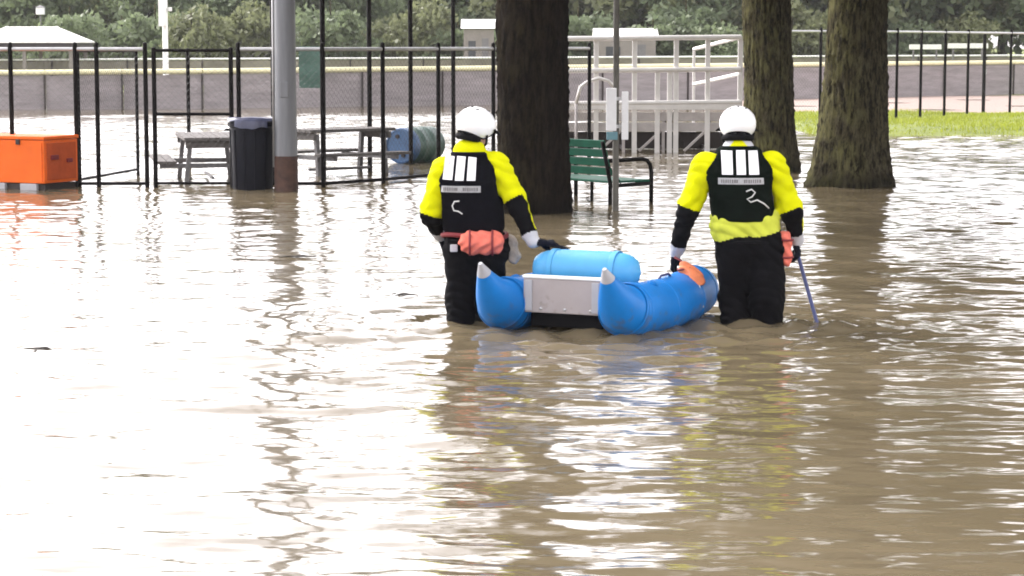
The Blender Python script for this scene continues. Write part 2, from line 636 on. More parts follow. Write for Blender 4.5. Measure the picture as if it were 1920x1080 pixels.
def axis_coords(lo, hi, step, far_lo, far_hi, grow=1.22):
    mid = list(np.arange(lo, hi + 1e-6, step))
    s, p, a = step, lo, []
    while p > far_lo:
        s *= grow
        p -= s
        a.append(p)
    s, p, b = step, hi, []
    while p < far_hi:
        s *= grow
        p += s
        b.append(p)
    return np.array(a[::-1] + mid + b)


wx = axis_coords(-13.0, 13.0, 0.055, -300, 300)
wy = axis_coords(5.5, 30.0, 0.036, -60, 30.0)
wy = np.concatenate([wy, axis_coords(30.1, 66.0, 0.12, 30.1, 400)])
XX, YY = np.meshgrid(wx, wy)
Z = np.zeros_like(XX)
rw = np.random.default_rng(11)
for i in range(80):
    lam = 0.15 * (1.5 / 0.15) ** (rw.random() ** 1.5)
    th = rw.normal(1.42, 0.5)
    slope = 0.0150 * (0.8 if lam > 0.6 else 1.0)
    k = 2 * math.pi / lam
    a = slope / k
    ph = rw.random() * 6.283
    arg = k * (XX * math.cos(th) + YY * math.sin(th)) + ph
    far = 1 - smooth01((YY - 26.0) / 6.0) if lam < 0.42 else 1.0 + 0.25 * smooth01((YY - 26.0) / 6.0)
    Z += far * a * (np.sin(arg) + 0.22 * np.sin(2 * arg + 0.4))
# gusts: calmer and rougher patches
patch = 0.72 + 0.35 * np.sin(XX * 0.55 + 1.2 * np.sin(YY * 0.33)) * np.sin(YY * 0.42 + 0.8 * np.sin(XX * 0.4))
Z *= patch
for (cx, cy) in ((PR.x, PR.y), (PL.x, PL.y), (0.7, 14.7)):
    Z *= 1 + 0.55 * np.exp(-((XX - cx) ** 2 + ((YY - cy) * 0.8) ** 2) / 1.4)
# rings and wake from the waders and the boat
for (cx, cy, amp) in ((PR.x, PR.y, 0.014), (PL.x - 0.1, PL.y, 0.014), (0.5, 14.4, 0.012), (1.0, 14.6, 0.010)):
    r = np.hypot(XX - cx, YY - cy)
    Z += 1.3 * amp * np.exp(-r / 0.8) * np.sin(r * 2 * math.pi / 0.27)
for (cx, cy) in ((PR.x, PR.y), (PL.x - 0.1, PL.y)):
    for sg in (-1, 1):
        # wake arms trailing towards the camera
        dx, dy = sg * 0.93, -0.36
        s_ = (XX - cx) * dx + (YY - cy) * dy
        n_ = -(XX - cx) * dy + (YY - cy) * dx
        Z += 0.013 * smooth01(s_ / 0.4) * np.exp(-np.maximum(s_, 0) / 2.6) * np.exp(-(n_ / 0.13) ** 2)
fx = 1 - smooth01((np.abs(XX) - 12.8) / 2.0)
fy = 1 - smooth01((YY - 58.0) / 8.0)
fy2 = smooth01((YY - 3.5) / 2.0)
Z *= fx * fy * fy2
nx, ny = len(wx), len(wy)
idx = np.arange(nx * ny).reshape(ny, nx)
quads = np.stack([idx[:-1, :-1], idx[:-1, 1:], idx[1:, 1:], idx[1:, :-1]], -1).reshape(-1, 4)
tag(mesh_np('water', np.stack([XX, YY, Z], -1).reshape(-1, 3), quads, M['water']), kind='structure')

# ------------------------------------------------------------------ grass on the bank
gr = np.random.default_rng(3)
n = 42000
bx = gr.uniform(4.8, 22, n)
by = gr.uniform(44.8, 59.0, n)
bz = ground_z(bx, by)
keep = bz > -0.01
bx, by, bz = bx[keep], by[keep], bz[keep]
n = len(bx)
h = gr.uniform(0.04, 0.13, n) * (0.75 + 0.35 * np.sin(bx * 1.7) * np.sin(by * 1.3))
an = gr.uniform(0, 6.283, n)
wd = gr.uniform(0.008, 0.02, n)
lx, ly = gr.normal(0, 0.03, n), gr.normal(0, 0.03, n)
v0 = np.stack([bx - np.cos(an) * wd, by - np.sin(an) * wd, bz - 0.01], -1)
v1 = np.stack([bx + np.cos(an) * wd, by + np.sin(an) * wd, bz - 0.01], -1)
v2 = np.stack([bx + lx, by + ly, bz + h], -1)
vv = np.stack([v0, v1, v2], 1).reshape(-1, 3)
tag(mesh_np('grass', vv, np.arange(3 * n).reshape(-1, 3), M['grass'], smooth=False),
    'bright green grass on the bank at the right edge of the flood', 'grass', kind='stuff')


# ------------------------------------------------------------------ trees
def trunk_mesh(path, radii, flare=0.25, roots=5, seed=0, top=None, na=110, per=0.045, ridge=0.034):
    """a bark surface swept up a path [(x,y,z)], with buttressed foot"""
    rg = np.random.default_rng(seed)
    pz = np.array([p[2] for p in path]); pxs = np.array([p[0] for p in path]); pys = np.array([p[1] for p in path])
    zs = np.concatenate([np.arange(pz[0], 3.0, per), np.linspace(3.0, pz[-1], 18)])
    cx, cy = np.interp(zs, pz, pxs), np.interp(zs, pz, pys)
    rr = np.interp(zs, pz, radii)
    th = np.linspace(0, 2 * math.pi, na, endpoint=False)
    T, Zs = np.meshgrid(th, zs)
    ph = rg.uniform(0, 6.28, 8)
    fl = np.exp(-np.maximum(Zs + 0.1, 0) / 0.42)
    lob = 1 + 0.45 * np.cos(roots * T + ph[0]) + 0.25 * np.cos((roots - 2) * T + ph[1])
    R = rr[:, None] * (1 + 0.04 * np.sin(3 * T + ph[2] + Zs) + 0.03 * np.sin(2 * T - 0.8 * Zs + ph[3])) + flare * fl * lob
    R = R + ridge * (np.abs(np.sin(13 * T + 1.3 * np.sin(Zs * 2.1 + ph[4]) + 0.8 * np.sin(Zs * 7 + 2 * T) + ph[5])) - 0.5) * (0.6 + 0.4 * np.sin(Zs * 5 + T * 3))
    R = R + rg.normal(0, ridge * 0.22, R.shape)
    X = cx[:, None] + R * np.cos(T)
    Y = cy[:, None] + R * np.sin(T)
    V = np.stack([X, Y, Zs], -1).reshape(-1, 3)
    nz = len(zs)
    i = np.arange(nz * na).reshape(nz, na)
    j = np.roll(i, -1, axis=1)
    Q = np.stack([i[:-1], j[:-1], j[1:], i[1:]], -1).reshape(-1, 4)
    return V, Q


def leaf_cloud(centres, radii, n_each, size, seed=0, squash=0.8):
    rg = np.random.default_rng(seed)
    cs, out = np.asarray(centres), []
    for c, r in zip(cs, radii):
        d = rg.normal(size=(n_each, 3))
        d /= np.linalg.norm(d, axis=1)[:, None]
        rad = r * rg.random((n_each, 1)) ** 0.45
        out.append(c + d * rad * np.array([1, 1, squash]))
    p = np.concatenate(out)
    n = len(p)
    a = rg.normal(size=(n, 3)); a /= np.linalg.norm(a, axis=1)[:, None]
    b = np.cross(a, rg.normal(size=(n, 3))); b /= np.linalg.norm(b, axis=1)[:, None]
    s = size * rg.uniform(0.6, 1.3, (n, 1))
    V = np.stack([p - a * s, p - b * s * 0.55, p + a * s, p + b * s * 0.55], 1).reshape(-1, 3)
    return V, np.arange(4 * n).reshape(-1, 4)


def make_tree(name, label, base, path, radii, crown_c, crown_r, seed, bark, leaf, flare=0.2, roots=5,
              clusters=70, n_each=90, lsize=0.13, group=None):
    t = thing(name, label, 'tree', base, group=group)
    V, Q = trunk_mesh(path, radii, flare, roots, seed)
    mesh_np('trunk', V, Q, bark, t)
    rg = random.Random(seed)
    cc, cr = [], []
    for i in range(clusters):
        while True:
            d = Vector((rg.uniform(-1, 1), rg.uniform(-1, 1), rg.uniform(-1, 1)))
            if d.x * d.x + d.y * d.y < 1 - 0.55 * max(0.0, d.z) ** 2: break
        cc.append((crown_c[0] + d.x * crown_r[0], crown_c[1] + d.y * crown_r[1], crown_c[2] + d.z * crown_r[2]))
        cr.append(rg.uniform(0.5, 0.95))
    tp = Vector(path[-1])
    for i in range(9):
        c = Vector(cc[i * 5 % len(cc)])
        z0 = tp.z * rg.uniform(0.55, 0.98)
        f = z0 / tp.z
        a = Vector(path[0]).lerp(tp, f)
        a.z = z0
        r0 = radii[-1] * 0.55
        mid = a.lerp(c, 0.5) + Vector((0, 0, 0.35))
        mb = MB().tube([a, a.lerp(mid, 0.5), mid, mid.lerp(c, 0.55), c], [r0, r0 * 0.8, r0 * 0.6, r0 * 0.4, r0 * 0.15], 8)
        mb.build('limb', bark, t, smooth=True)
    V, Q = leaf_cloud(cc, cr, n_each, lsize, seed)
    mesh_np('crown', V, Q, leaf, t, smooth=False)
    return t


def trunk_path(Y, pairs, base_z):
    """pairs: (py, left px, right px) down the trunk -> base location, local path and radii"""
    rows = []
    for py, l, r in pairs:
        a, b = Pd(l, py, Y), Pd(r, py, Y)
        rows.append(((a + b) / 2, (b.x - a.x) / 2))
    rows.sort(key=lambda q: q[0].z)
    base = Vector((rows[0][0].x, Y, base_z))
    path = [(rows[0][0].x - base.x, 0, 0.0 - 0.02)]
    radii = [rows[0][1]]
    for c, r in rows[1:]:
        path.append((c.x - base.x, 0, c.z - base_z))
        radii.append(r)
    lx, lr = path[-1], radii[-1]
    path.append((lx[0] * 1.05, 0.1, 5.0)); radii.append(lr * 0.82)
    path.append((lx[0] * 1.2 + 0.2, 0.2, 8.5)); radii.append(lr * 0.5)
    return base, path, radii


Y1 = P(1000, 397).y
b1, p1, r1 = trunk_path(Y1, [(390, 936, 1066), (200, 930, 1064), (100, 931, 1064), (5, 931, 1066)], gz(0.3, Y1) - 0.05)
make_tree('tree', 'broad dark trunk standing behind the left rescuer, beside the green bench', b1, p1, r1,
          (1.7, 2.0, 8.8), (3.3, 3.0, 4.0), 1, M['bark_dark'], M['leaf'], flare=0.07, roots=4, clusters=75, n_each=80, lsize=0.14)
Y3 = P(1590, 348).y
b3, p3, r3 = trunk_path(Y3, [(345, 1521, 1664), (220, 1539, 1664), (100, 1548, 1662), (5, 1553, 1662)], gz(4, Y3) - 0.05)
make_tree('tree', 'thick flared trunk right of both rescuers, rooted in open water', b3, p3, r3,
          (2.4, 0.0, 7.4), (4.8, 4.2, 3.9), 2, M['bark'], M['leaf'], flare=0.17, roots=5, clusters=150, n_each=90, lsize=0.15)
Y2 = P(1450, 322).y
b2, p2, r2 = trunk_path(Y2, [(322, 1408, 1500), (220, 1400, 1488), (100, 1397, 1482), (5, 1393, 1478)], gz(3.6, Y2) - 0.05)
make_tree('tree', 'pale mossy trunk directly behind the right rescuer', b2, p2, r2,
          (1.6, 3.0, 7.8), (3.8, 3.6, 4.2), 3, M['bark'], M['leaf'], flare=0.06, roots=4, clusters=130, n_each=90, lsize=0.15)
# the trees whose shade lies on the water at the right, just outside the picture
for i, (x, y, cz, s) in enumerate(((7.2, 19.0, 7.6, 31), (9.8, 26.0, 7.6, 32), (13.4, 35.0, 8.6, 33))):
    make_tree('tree', ('park tree outside the right edge, nearest to the camera',
                       'park tree outside the right edge, second from the camera',
                       'park tree outside the right edge, near the grass bank')[i],
              (x, y, gz(x, y) - 0.05), [(0, 0, 0), (0, 0, 2.5), (0.1, 0, 5), (0.1, 0.1, 8)], [0.36, 0.33, 0.27, 0.16],
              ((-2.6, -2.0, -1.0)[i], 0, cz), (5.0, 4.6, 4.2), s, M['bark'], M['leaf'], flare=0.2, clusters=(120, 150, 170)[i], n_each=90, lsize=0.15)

# far trees and shrubs: a few kinds, copied
kinds = []
for k in range(5):
    rg = random.Random(100 + k)
    shrub = k in (3, 4)
    H_ = (5.8, 6.4, 5.4, 3.4, 2.9)[k]
    t = thing('background_tree' if not shrub else 'shrub', 'x', 'tree' if not shrub else 'shrub', (0, 0, -50))
    trh = H_ * (0.45 if not shrub else 0.4)
    V, Q = trunk_mesh([(0, 0, -0.1), (0.1, 0, trh * 0.5), (0.05, 0.1, trh + 1)], [0.2, 0.16, 0.08] if not shrub else [0.07, 0.06, 0.03],
                      0.08, 4, k, na=14, per=0.3, ridge=0.01)
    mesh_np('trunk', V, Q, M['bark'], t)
    cc, cr = [], []
    for i in range(62 if not shrub else 26):
        while True:
            d = Vector((rg.uniform(-1, 1), rg.uniform(-1, 1), rg.uniform(-1, 1)))
            if d.length < 1: break
        if not shrub:
            cc.append((d.x * 2.7, d.y * 2.2, 0.56 * H_ + d.z * H_ * 0.42)); cr.append(rg.uniform(0.45, 1.0))
        else:
            cc.append((d.x * 1.7, d.y * 1.2, 0.52 * H_ + d.z * H_ * 0.42)); cr.append(rg.uniform(0.35, 0.8))
    V, Q = leaf_cloud(cc, cr, 115, 0.15, k)
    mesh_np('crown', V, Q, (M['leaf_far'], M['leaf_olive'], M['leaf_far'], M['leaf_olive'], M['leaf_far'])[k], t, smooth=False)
    kinds.append(t)
first = [True] * 5
rg = random.Random(5)
spots = []
for i in range(34):
    spots.append((-26 + i * 1.62 + rg.uniform(-.5, .5), rg.uniform(106, 114), rg.choice([0, 1, 2])))
for i in range(22):
    spots.append((-27 + i * 2.5 + rg.uniform(-.6, .6), rg.uniform(117, 124), rg.choice([0, 1, 2])))
for i in range(16):
    spots.append(((-29 - i * 2.4) if i < 9 else (31 + (i - 9) * 2.6), rg.uniform(106, 116), rg.choice([0, 1, 2])))
for i in range(26):
    spots.append((-21 + i * 1.68 + rg.uniform(-.5, .5), rg.uniform(99, 106), rg.choice([3, 4])))
for x, y, k in spots:
    o = kinds[k] if first[k] else copy_tree(kinds[k])
    first[k] = False
    o.location = (x, y, gz(x, y) - 0.05)
    o.rotation_euler = (0, 0, rg.uniform(0, 6.28))
    s = rg.uniform(0.9, 1.2)
    if k < 3:
        s *= 1.0 + 0.4 * min(1.0, max(0.0, (x - 1.0) / 6.0))
    o.scale = (s, s, s * rg.uniform(0.9, 1.1))
    if k < 3:
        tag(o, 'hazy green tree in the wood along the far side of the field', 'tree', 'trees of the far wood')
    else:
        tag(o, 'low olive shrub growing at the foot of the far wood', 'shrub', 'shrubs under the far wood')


# ------------------------------------------------------------------ fences
def wire_panel(mb, a, b, z0, z1, step=0.062, r=0.0013):
    """diagonal chain link wires between two plan points"""
    a, b = Vector((a[0], a[1], 0)), Vector((b[0], b[1], 0))
    L, Hh = (b - a).length, z1 - z0
    d = (b - a).normalized()
    s = step * math.sqrt(2)
    for sg in (1, -1):
        c = -Hh
        while c < L:
            u0, u1 = max(0, c), min(L, c + Hh)
            if u1 - u0 > 0.02:
                v0, v1 = u0 - c, u1 - c
                if sg < 0:
                    v0, v1 = Hh - v0, Hh - v1
                p, q = a + d * u0 + Vector((0, 0, z0 + v0)), a + d * u1 + Vector((0, 0, z0 + v1))
                mb.tube([p, q], r, 3, caps=False)
            c += s
    return mb


def fence_run(name, label, pts, ztop, zbot, pr=0.03, rr=0.022, posts=None, mat=None, wire=None, base_z=-0.16,
              bottom=True, mid=None, cat='fence', wr=0.0013, group=None, rail_mat=None, over=0.05):
    """pts: plan points; every point is a post"""
    mat = mat or M['black_pipe']
    loc = Vector((pts[0][0], pts[0][1], base_z))
    t = thing(name, label, cat, loc, group=group)
    L = [Vector((p[0], p[1], 0)) - Vector((loc.x, loc.y, 0)) for p in pts]
    zt, zb = ztop - base_z, zbot - base_z
    for p in L:
        mb = MB().lathe([(0, -0.05), (pr, -0.05), (pr, zt + over), (pr * 0.9, zt + over + 0.03), (0, zt + over + 0.045)], 12, (p.x, p.y, 0))
        mb.build('post', mat, t, smooth=True, sharp=40)
    wm = MB()
    for a, b in zip(L[:-1], L[1:]):
        d = (b - a).normalized() * pr * 0.9
        MB().tube([a + d + Vector((0, 0, zt)), b - d + Vector((0, 0, zt))], rr, 10).build('top_rail', rail_mat or mat, t, smooth=True, sharp=40)
        if bottom:
            MB().tube([a + d + Vector((0, 0, zb)), b - d + Vector((0, 0, zb))], rr * 0.85, 10).build('bottom_rail', mat, t, smooth=True, sharp=40)
        if mid is not None:
            MB().tube([a + d + Vector((0, 0, mid - base_z)), b - d + Vector((0, 0, mid - base_z))], rr, 10).build('middle_rail', mat, t, smooth=True, sharp=40)
        wire_panel(wm, a, b, zb, zt, r=wr)
    tag(wm.build('wire_mesh', wire or M['wire'], t), kind='stuff')
    return t


def xat(px, Y):
    return (px - 960.0) / F * (Y * math.cos(PITCH) + (HC - 0.9) * math.sin(PITCH))


FY = 29.4
ZT = 1.80
fence_run('chain_link_fence', 'black chain link fence run behind the orange crate at the left edge',
          [(xat(-190, FY), FY), (xat(-75, FY), FY), (xat(22, FY), FY), (xat(143, FY), FY), (xat(183, FY), FY), (xat(274, FY), FY)], ZT, 0.045, rail_mat=M['galv'], rr=0.027)
g0, g1 = xat(290, FY), xat(434, FY)
fence_run('fence_gate', 'closed black gate with a middle rail left of the trash can', [(g0, FY), (g1, FY)], ZT - 0.015, 0.05, mid=0.955,
          base_z=0.0, cat='gate', over=0.0)
og = Pd(258, 330, 32.2)
fence_run('fence_gate', 'open black gate leaf swung back behind the fence at the left',
          [(xat(147, FY + .1), FY + 0.12), (xat(257, 32.0), 32.0)], ZT - 0.02, 0.09, base_z=0.02, cat='gate', pr=0.024, over=0.0)
e0 = (xat(448, FY), FY)
fr = [e0, (xat(605, FY), FY), (xat(718, 30.3), 30.3), (xat(822, 31.5), 31.5), (xat(925, 32.9), 32.9), (xat(1015, 34.2), 34.2), (xat(1105, 35.6), 35.6)]
fence_run('chain_link_fence', 'black chain link fence running from the trash can behind the broad dark trunk', fr, ZT, 0.045, rail_mat=M['galv'], rr=0.027)
p = P(355, 311)
sp_ = thing('fence_post', 'single thin dark post behind the closed gate and picnic table', 'post', (p.x, p.y, -0.16))
MB().lathe([(0, -0.05), (0.03, -0.05), (0.03, 1.93), (0.024, 1.96), (0, 1.97)], 12).build('post', M['black_pipe'], sp_, smooth=True, sharp=40)
MB().lathe([(0.031, 0), (0.036, 0), (0.036, .04), (0.031, .04)], 12, (0, 0, 1.8)).build('collar', M['black_pipe'], sp_, smooth=True, sharp=40)
# tall backstop
bs = [(xat(513, 30.2), 30.2), (xat(606, 31.0), 31.0), (xat(693, 33.0), 33.0), (xat(770, 35.0), 35.0), (xat(850, 37.0), 37.0)]
fence_run('backstop', 'tall black backstop fence rising behind the lower fence and light pole', bs, 5.2, 0.1, pr=0.035, bottom=False,
          cat='backstop', wr=0.001, base_z=-0.16)
# right hand fence on the grass bank
rf = []
for px_, py_ in ((1460, 232), (1537, 230), (1600, 228), (1680, 226), (1725, 223), (1770, 220), (1813, 217), (1893, 212), (1960, 209), (2040, 206)):
    p = P(px_, py_, 0.12)
    rf.append((p.x, p.y))
fence_run('chain_link_fence', 'chain link fence with dark posts and pale top rail above the grass bank', rf, 2.16, 0.17, base_z=0.08, pr=0.034,
          rr=0.03, rail_mat=M['galv'], bottom=False, wr=0.0014)
p = P(1838, 213, 0.12)
mb = MB().lathe([(0, -0.05), (0.045, -0.05), (0.045, 2.02), (0.03, 2.06), (0, 2.07)], 12)
gp = thing('gate_post', 'thick dark gate post standing between the right fence posts', 'post', (p.x, p.y - 0.35, 0.08))
mb.build('post', M['black_pipe'], gp, smooth=True, sharp=40)
MB().box((0.05, 0, 1.1), (0.03, 0.06, 0.12), None, 0.006).build('latch', M['galv'], gp)


# outfield fence: screened panels with a pale yellow cap
def outfield(pts, name, label, zt0, zt1, capm, scr, cap_r, zb=-0.1):
    loc = Vector((pts[0][0], pts[0][1], gz(pts[0][0], pts[0][1])))
    t = thing(name, label, 'fence', loc)
    n = len(pts)
    for i, p in enumerate(pts):
        zt = zt0 + (zt1 - zt0) * i / (n - 1)
        MB().tube([(p[0] - loc.x, p[1] - loc.y - 0.02, -0.1), (p[0] - loc.x, p[1] - loc.y - 0.02, zt - loc.z - cap_r)], 0.03, 8).build('post', M['dark_steel'], t, smooth=True, sharp=40)
        if i < n - 1:
            q = pts[i + 1]
            zt2 = zt0 + (zt1 - zt0) * (i + 1) / (n - 1)
            a = Vector((p[0] - loc.x, p[1] - loc.y, 0)); b = Vector((q[0] - loc.x, q[1] - loc.y, 0))
            g = (b - a).normalized() * 0.03
            MB().tube([a + g * .2 + Vector((0, 0, zt - loc.z)), b - g * .2 + Vector((0, 0, zt2 - loc.z))], cap_r, 12).build('cap', capm, t, smooth=True, sharp=40)
            # a windscreen that sags and puckers between its ties
            nu, nv = 14, 6
            rr_ = random.Random(i * 13 + len(label))
            V, Q = [], []
            off = rr_.uniform(0, 6)
            for side in (0, 1):
                for v in range(nv + 1):
                    for u in range(nu + 1):
                        fu, fv = u / nu, v / nv
                        pt = (a + g).lerp(b - g, fu)
                        zz = zb + (zt - loc.z - cap_r * 1.2 - zb) * fv
                        sag = 0.035 * math.sin(fu * 9 + off + fv * 2) * math.sin(math.pi * fv) + 0.012 * math.sin(fu * 31 + off)
                        V.append((pt.x, pt.y + 0.03 + sag + side * 0.006, zz - 0.02 * math.sin(fu * math.pi * 5) ** 2 * (fv > .9)))
            o1 = (nu + 1) * (nv + 1)
            for v in range(nv):
                for u in range(nu):
                    q0 = v * (nu + 1) + u
                    Q.append((q0, q0 + 1, q0 + nu + 2, q0 + nu + 1))
                    Q.append((o1 + q0, o1 + q0 + nu + 1, o1 + q0 + nu + 2, o1 + q0 + 1))
            MB().add(V, Q).build('screen_panel', scr, t, smooth=True)
    return t


op = []
for px_, py_ in ((-960, 211), (-760, 210), (-580, 209), (-410, 208), (-240, 207), (-60, 206), (85, 205.5), (230, 205), (380, 204), (530, 202), (680, 200), (830, 198), (980, 195.5), (1130, 193),
                 (1290, 190), (1450, 187), (1610, 184), (1770, 181), (1900, 178.5), (2060, 175)):
    q = P(px_, py_, 0)
    op.append((q.x, q.y))
outfield(op, 'outfield_fence', 'low grey screened outfield fence with a pale yellow cap', 1.0, 1.24, M['yellow_cap'], M['screen'], 0.075)
fp = [(xat(px_, 96), 96.0 + (px_ - 960) * 0.003) for px_ in range(-825, 2500, 135)]
outfield(fp, 'far_fence', 'distant grey screened fence with a white rail before the wood', 1.18, 1.45, M['white_paint'], M['screen_far'], 0.04, zb=-0.1)

# ------------------------------------------------------------------ far buildings and poles
# pavilion with a white hipped roof
pv = thing('pavilion', 'open pavilion with a low white hip roof at the far left', 'pavilion', (xat(62, 94), 94.0, gz(-20, 94)))
bz_ = gz(-20, 94)
ez, rz = 2.0 - bz_, 2.62 - bz_
hw, hd, rw_ = 2.25, 1.9, 1.05
V = [(-hw, -hd, ez), (hw, -hd, ez), (hw, hd, ez), (-hw, hd, ez), (-rw_, 0, rz), (rw_, 0, rz),
     (-hw, -hd, ez - 0.05), (hw, -hd, ez - 0.05), (hw, hd, ez - 0.05), (-hw, hd, ez - 0.05)]
rf_ = MB().add(V, [(0, 1, 5, 4), (1, 2, 5), (2, 3, 4, 5), (3, 0, 4), (0, 6, 7, 1), (1, 7, 8, 2), (2, 8, 9, 3), (3, 9, 6, 0), (6, 9, 8, 7)]).build('roof', M['white_roof'], pv)
for k in range(-4, 5):
    MB().bar((k * 0.5, -hd, ez + 0.012), (max(-rw_, min(rw_, k * 0.5)), -0.02, rz + 0.012), 0.03, 0.03).build('roof_seam', M['white_roof'], rf_)
fa = MB()
for a, b in (((-hw + .1, -hd + .1), (hw - .1, -hd + .1)), ((hw - .1, -hd + .14), (hw - .1, hd - .14)), ((hw - .1, hd - .1), (-hw + .1, hd - .1)), ((-hw + .1, hd - .14), (-hw + .1, -hd + .14))):
    fa.bar((a[0], a[1], ez - 0.15), (b[0], b[1], ez - 0.15), 0.08, 0.19)
fa.build('fascia', M['dark_fascia'], pv)
for x in (-1.9, 0, 1.9):
    for y in (-1.6, 1.6):
        MB().box((x, y, (ez - 0.25) / 2 - 0.05), (0.14, 0.14, ez - 0.25 + 0.1), None, 0.01).build('post', M['far_wall'], pv)
MB().box((0, 1.2, 0.55), (3.0, 0.12, 1.1)).build('back_wall', M['dark_fascia'], pv)

# white equipment pole
wp = thing('equipment_pole', 'white pole with a tall white cabinet beyond the fence gate', 'pole', (xat(311, 80), 80.0, gz(-12, 80)))
MB().lathe([(0, -0.1), (0.13, -0.1), (0.13, 0), (0.105, 0.1), (0.085, 7.0), (0, 7.0)], 14).build('pole', M['white_paint'], wp, smooth=True, sharp=40)
MB().box((-0.06, -0.19, 3.35), (0.26, 0.17, 1.35), None, 0.02).build('cabinet', M['white_paint'], wp)
MB().box((0.2, -0.1, 3.28), (0.13, 0.12, 0.14), None, 0.02).build('junction_box', M['white_paint'], wp)
MB().bar((0.08, -0.1, 3.28), (0.14, -0.1, 3.28), 0.03, 0.03).build('bracket', M['galv'], wp)
# lamp post by the pavilion
lp = thing('lamp_post', 'slim far lamp post with a small white square lantern over the pavilion', 'lamp post', (xat(78, 99), 99.0, gz(-20, 99)))
lz = Pd(78, 21, 99).z - gz(-20, 99)
MB().tube([(0, 0, -0.1), (0, 0, lz - 0.16)], 0.035, 8).build('pole', M['frame_grey'], lp, smooth=True, sharp=40)
MB().box((0, 0, lz), (0.34, 0.34, 0.3), None, 0.03).build('lantern', M['white_paint'], lp)
MB().add([(-.2, -.2, lz + .16), (.2, -.2, lz + .16), (.2, .2, lz + .16), (-.2, .2, lz + .16), (0, 0, lz + .27)], [(0, 1, 4), (1, 2, 4), (2, 3, 4), (3, 0, 4), (3, 2, 1, 0)]).build('cap', M['frame_grey'], lp)


def shed(px, py0, py1, wpx, Y, label):
    a = Pd(px - wpx / 2, py0, Y); b = Pd(px + wpx / 2, py1, Y)
    g = gz(a.x, Y)
    wd_, ht = b.x - a.x, a.z - g
    t = thing('shed', label, 'shed', ((a.x + b.x) / 2, Y, g))
    wl = MB().box((0, 0, ht * 0.42), (wd_, 1.8, ht * 0.84), None, 0.01).build('wall', M['far_wall'], t)
    MB().box((-wd_ * 0.22, -0.91, ht * 0.5), (wd_ * 0.24, 0.03, ht * 0.3)).build('window', M['far_glass'], t)
    MB().box((wd_ * 0.22, -0.91, ht * 0.36), (wd_ * 0.22, 0.03, ht * 0.66)).build('door', M['frame_grey'], t)
    h0, h1 = ht * 0.85, ht
    k = wd_ / 2 + 0.12
    MB().add([(-k, -1.05, h0), (k, -1.05, h0), (k, 1.05, h0), (-k, 1.05, h0), (-k, 0, h1), (k, 0, h1)],
             [(0, 1, 5, 4), (2, 3, 4, 5), (0, 4, 3), (1, 2, 5), (3, 2, 1, 0)]).build('roof', M['white_roof'], t)
    return t


shed(898, 36, 100, 56, 98.0, 'small pale shed behind the broad dark trunk and backstop')
shed(1172, 53, 100, 110, 100.0, 'long low white roofed shed beyond the bleachers')
for i, (px_, py_, wpx) in enumerate(((1735, 88, 60), (1815, 86, 75))):
    c = Pd(px_, py_, 92.0)
    g = gz(c.x, 92)
    t = thing('white_board', ('short white board on posts before the wood at the right', 'long white board on posts before the wood at far right')[i], 'board', (c.x, 92.0, g))
    wd_ = wpx / F * 92
    MB().box((0, 0, c.z - g), (wd_, 0.05, 0.2), None, 0.01).build('board', M['white_paint'], t)
    for s in (-1, 1):
        MB().box((s * wd_ * 0.36, 0.06, (c.z - g) / 2 - .02), (0.07, 0.06, c.z - g + 0.1)).build('post', M['frame_grey'], t)

# green windscreen tied to the backstop
c = Pd(582, 126, 30.55)
gs = thing('green_screen', 'small faded green screen hung on the backstop beside the light pole', 'screen', (c.x, 30.66, c.z))
V, Q = [], []
for side in (0, 1):
    for v in range(9):
        for u in range(6):
            V.append(((u / 5 - .5) * 0.30, -0.17 + 0.02 * math.sin(u * 1.3 + v) + 0.012 * math.sin(v * 1.7) + side * 0.006, (v / 8 - .5) * 0.56))
for v in range(8):
    for u in range(5):
        q0 = v * 6 + u
        Q += [(q0, q0 + 1, q0 + 7, q0 + 6), (54 + q0, 54 + q0 + 6, 54 + q0 + 7, 54 + q0 + 1)]
MB().add(V, Q).build('sheet', M['green_screen'], gs, smooth=True)
for sx in (-.14, .14):
    for sz in (-.26, .26):
        MB().tube([(sx, -0.17, sz), (sx, 0.03, sz)], 0.006, 6).build('tie', M['rope'], gs)

# ------------------------------------------------------------------ light pole
b = P(537, 357)
t = thing('light_pole', 'tall grey steel light pole with a dark rusty foot beside the trash can', 'pole', (b.x, b.y, gz(b.x, b.y)))
g = gz(b.x, b.y)
MB().lathe([(0.146, 0.42 - g), (0.140, 1.5), (0.132, 4), (0.11, 8), (0.08, 12), (0, 12)], 28).build('shaft', M['light_pole'], t, smooth=True, sharp=40)
MB().lathe([(0, -0.1), (0.165, -0.1), (0.165, 0.1), (0.152, 0.13), (0.150, 0.43 - g), (0.143, 0.45 - g)], 28).build('rusty_foot', M['rust'], t, smooth=True, sharp=40)
MB().box((0.0, -0.139, 1.45), (0.10, 0.02, 0.2), None, 0.008).build('hand_hole_cover', M['light_pole'], t)
MB().tube([(-0.155, -0.03, 0.3 - g), (-0.15, -0.03, 2.0), (-0.145, -0.03, 4.2)], 0.013, 8).build('conduit', M['galv'], t, smooth=True)

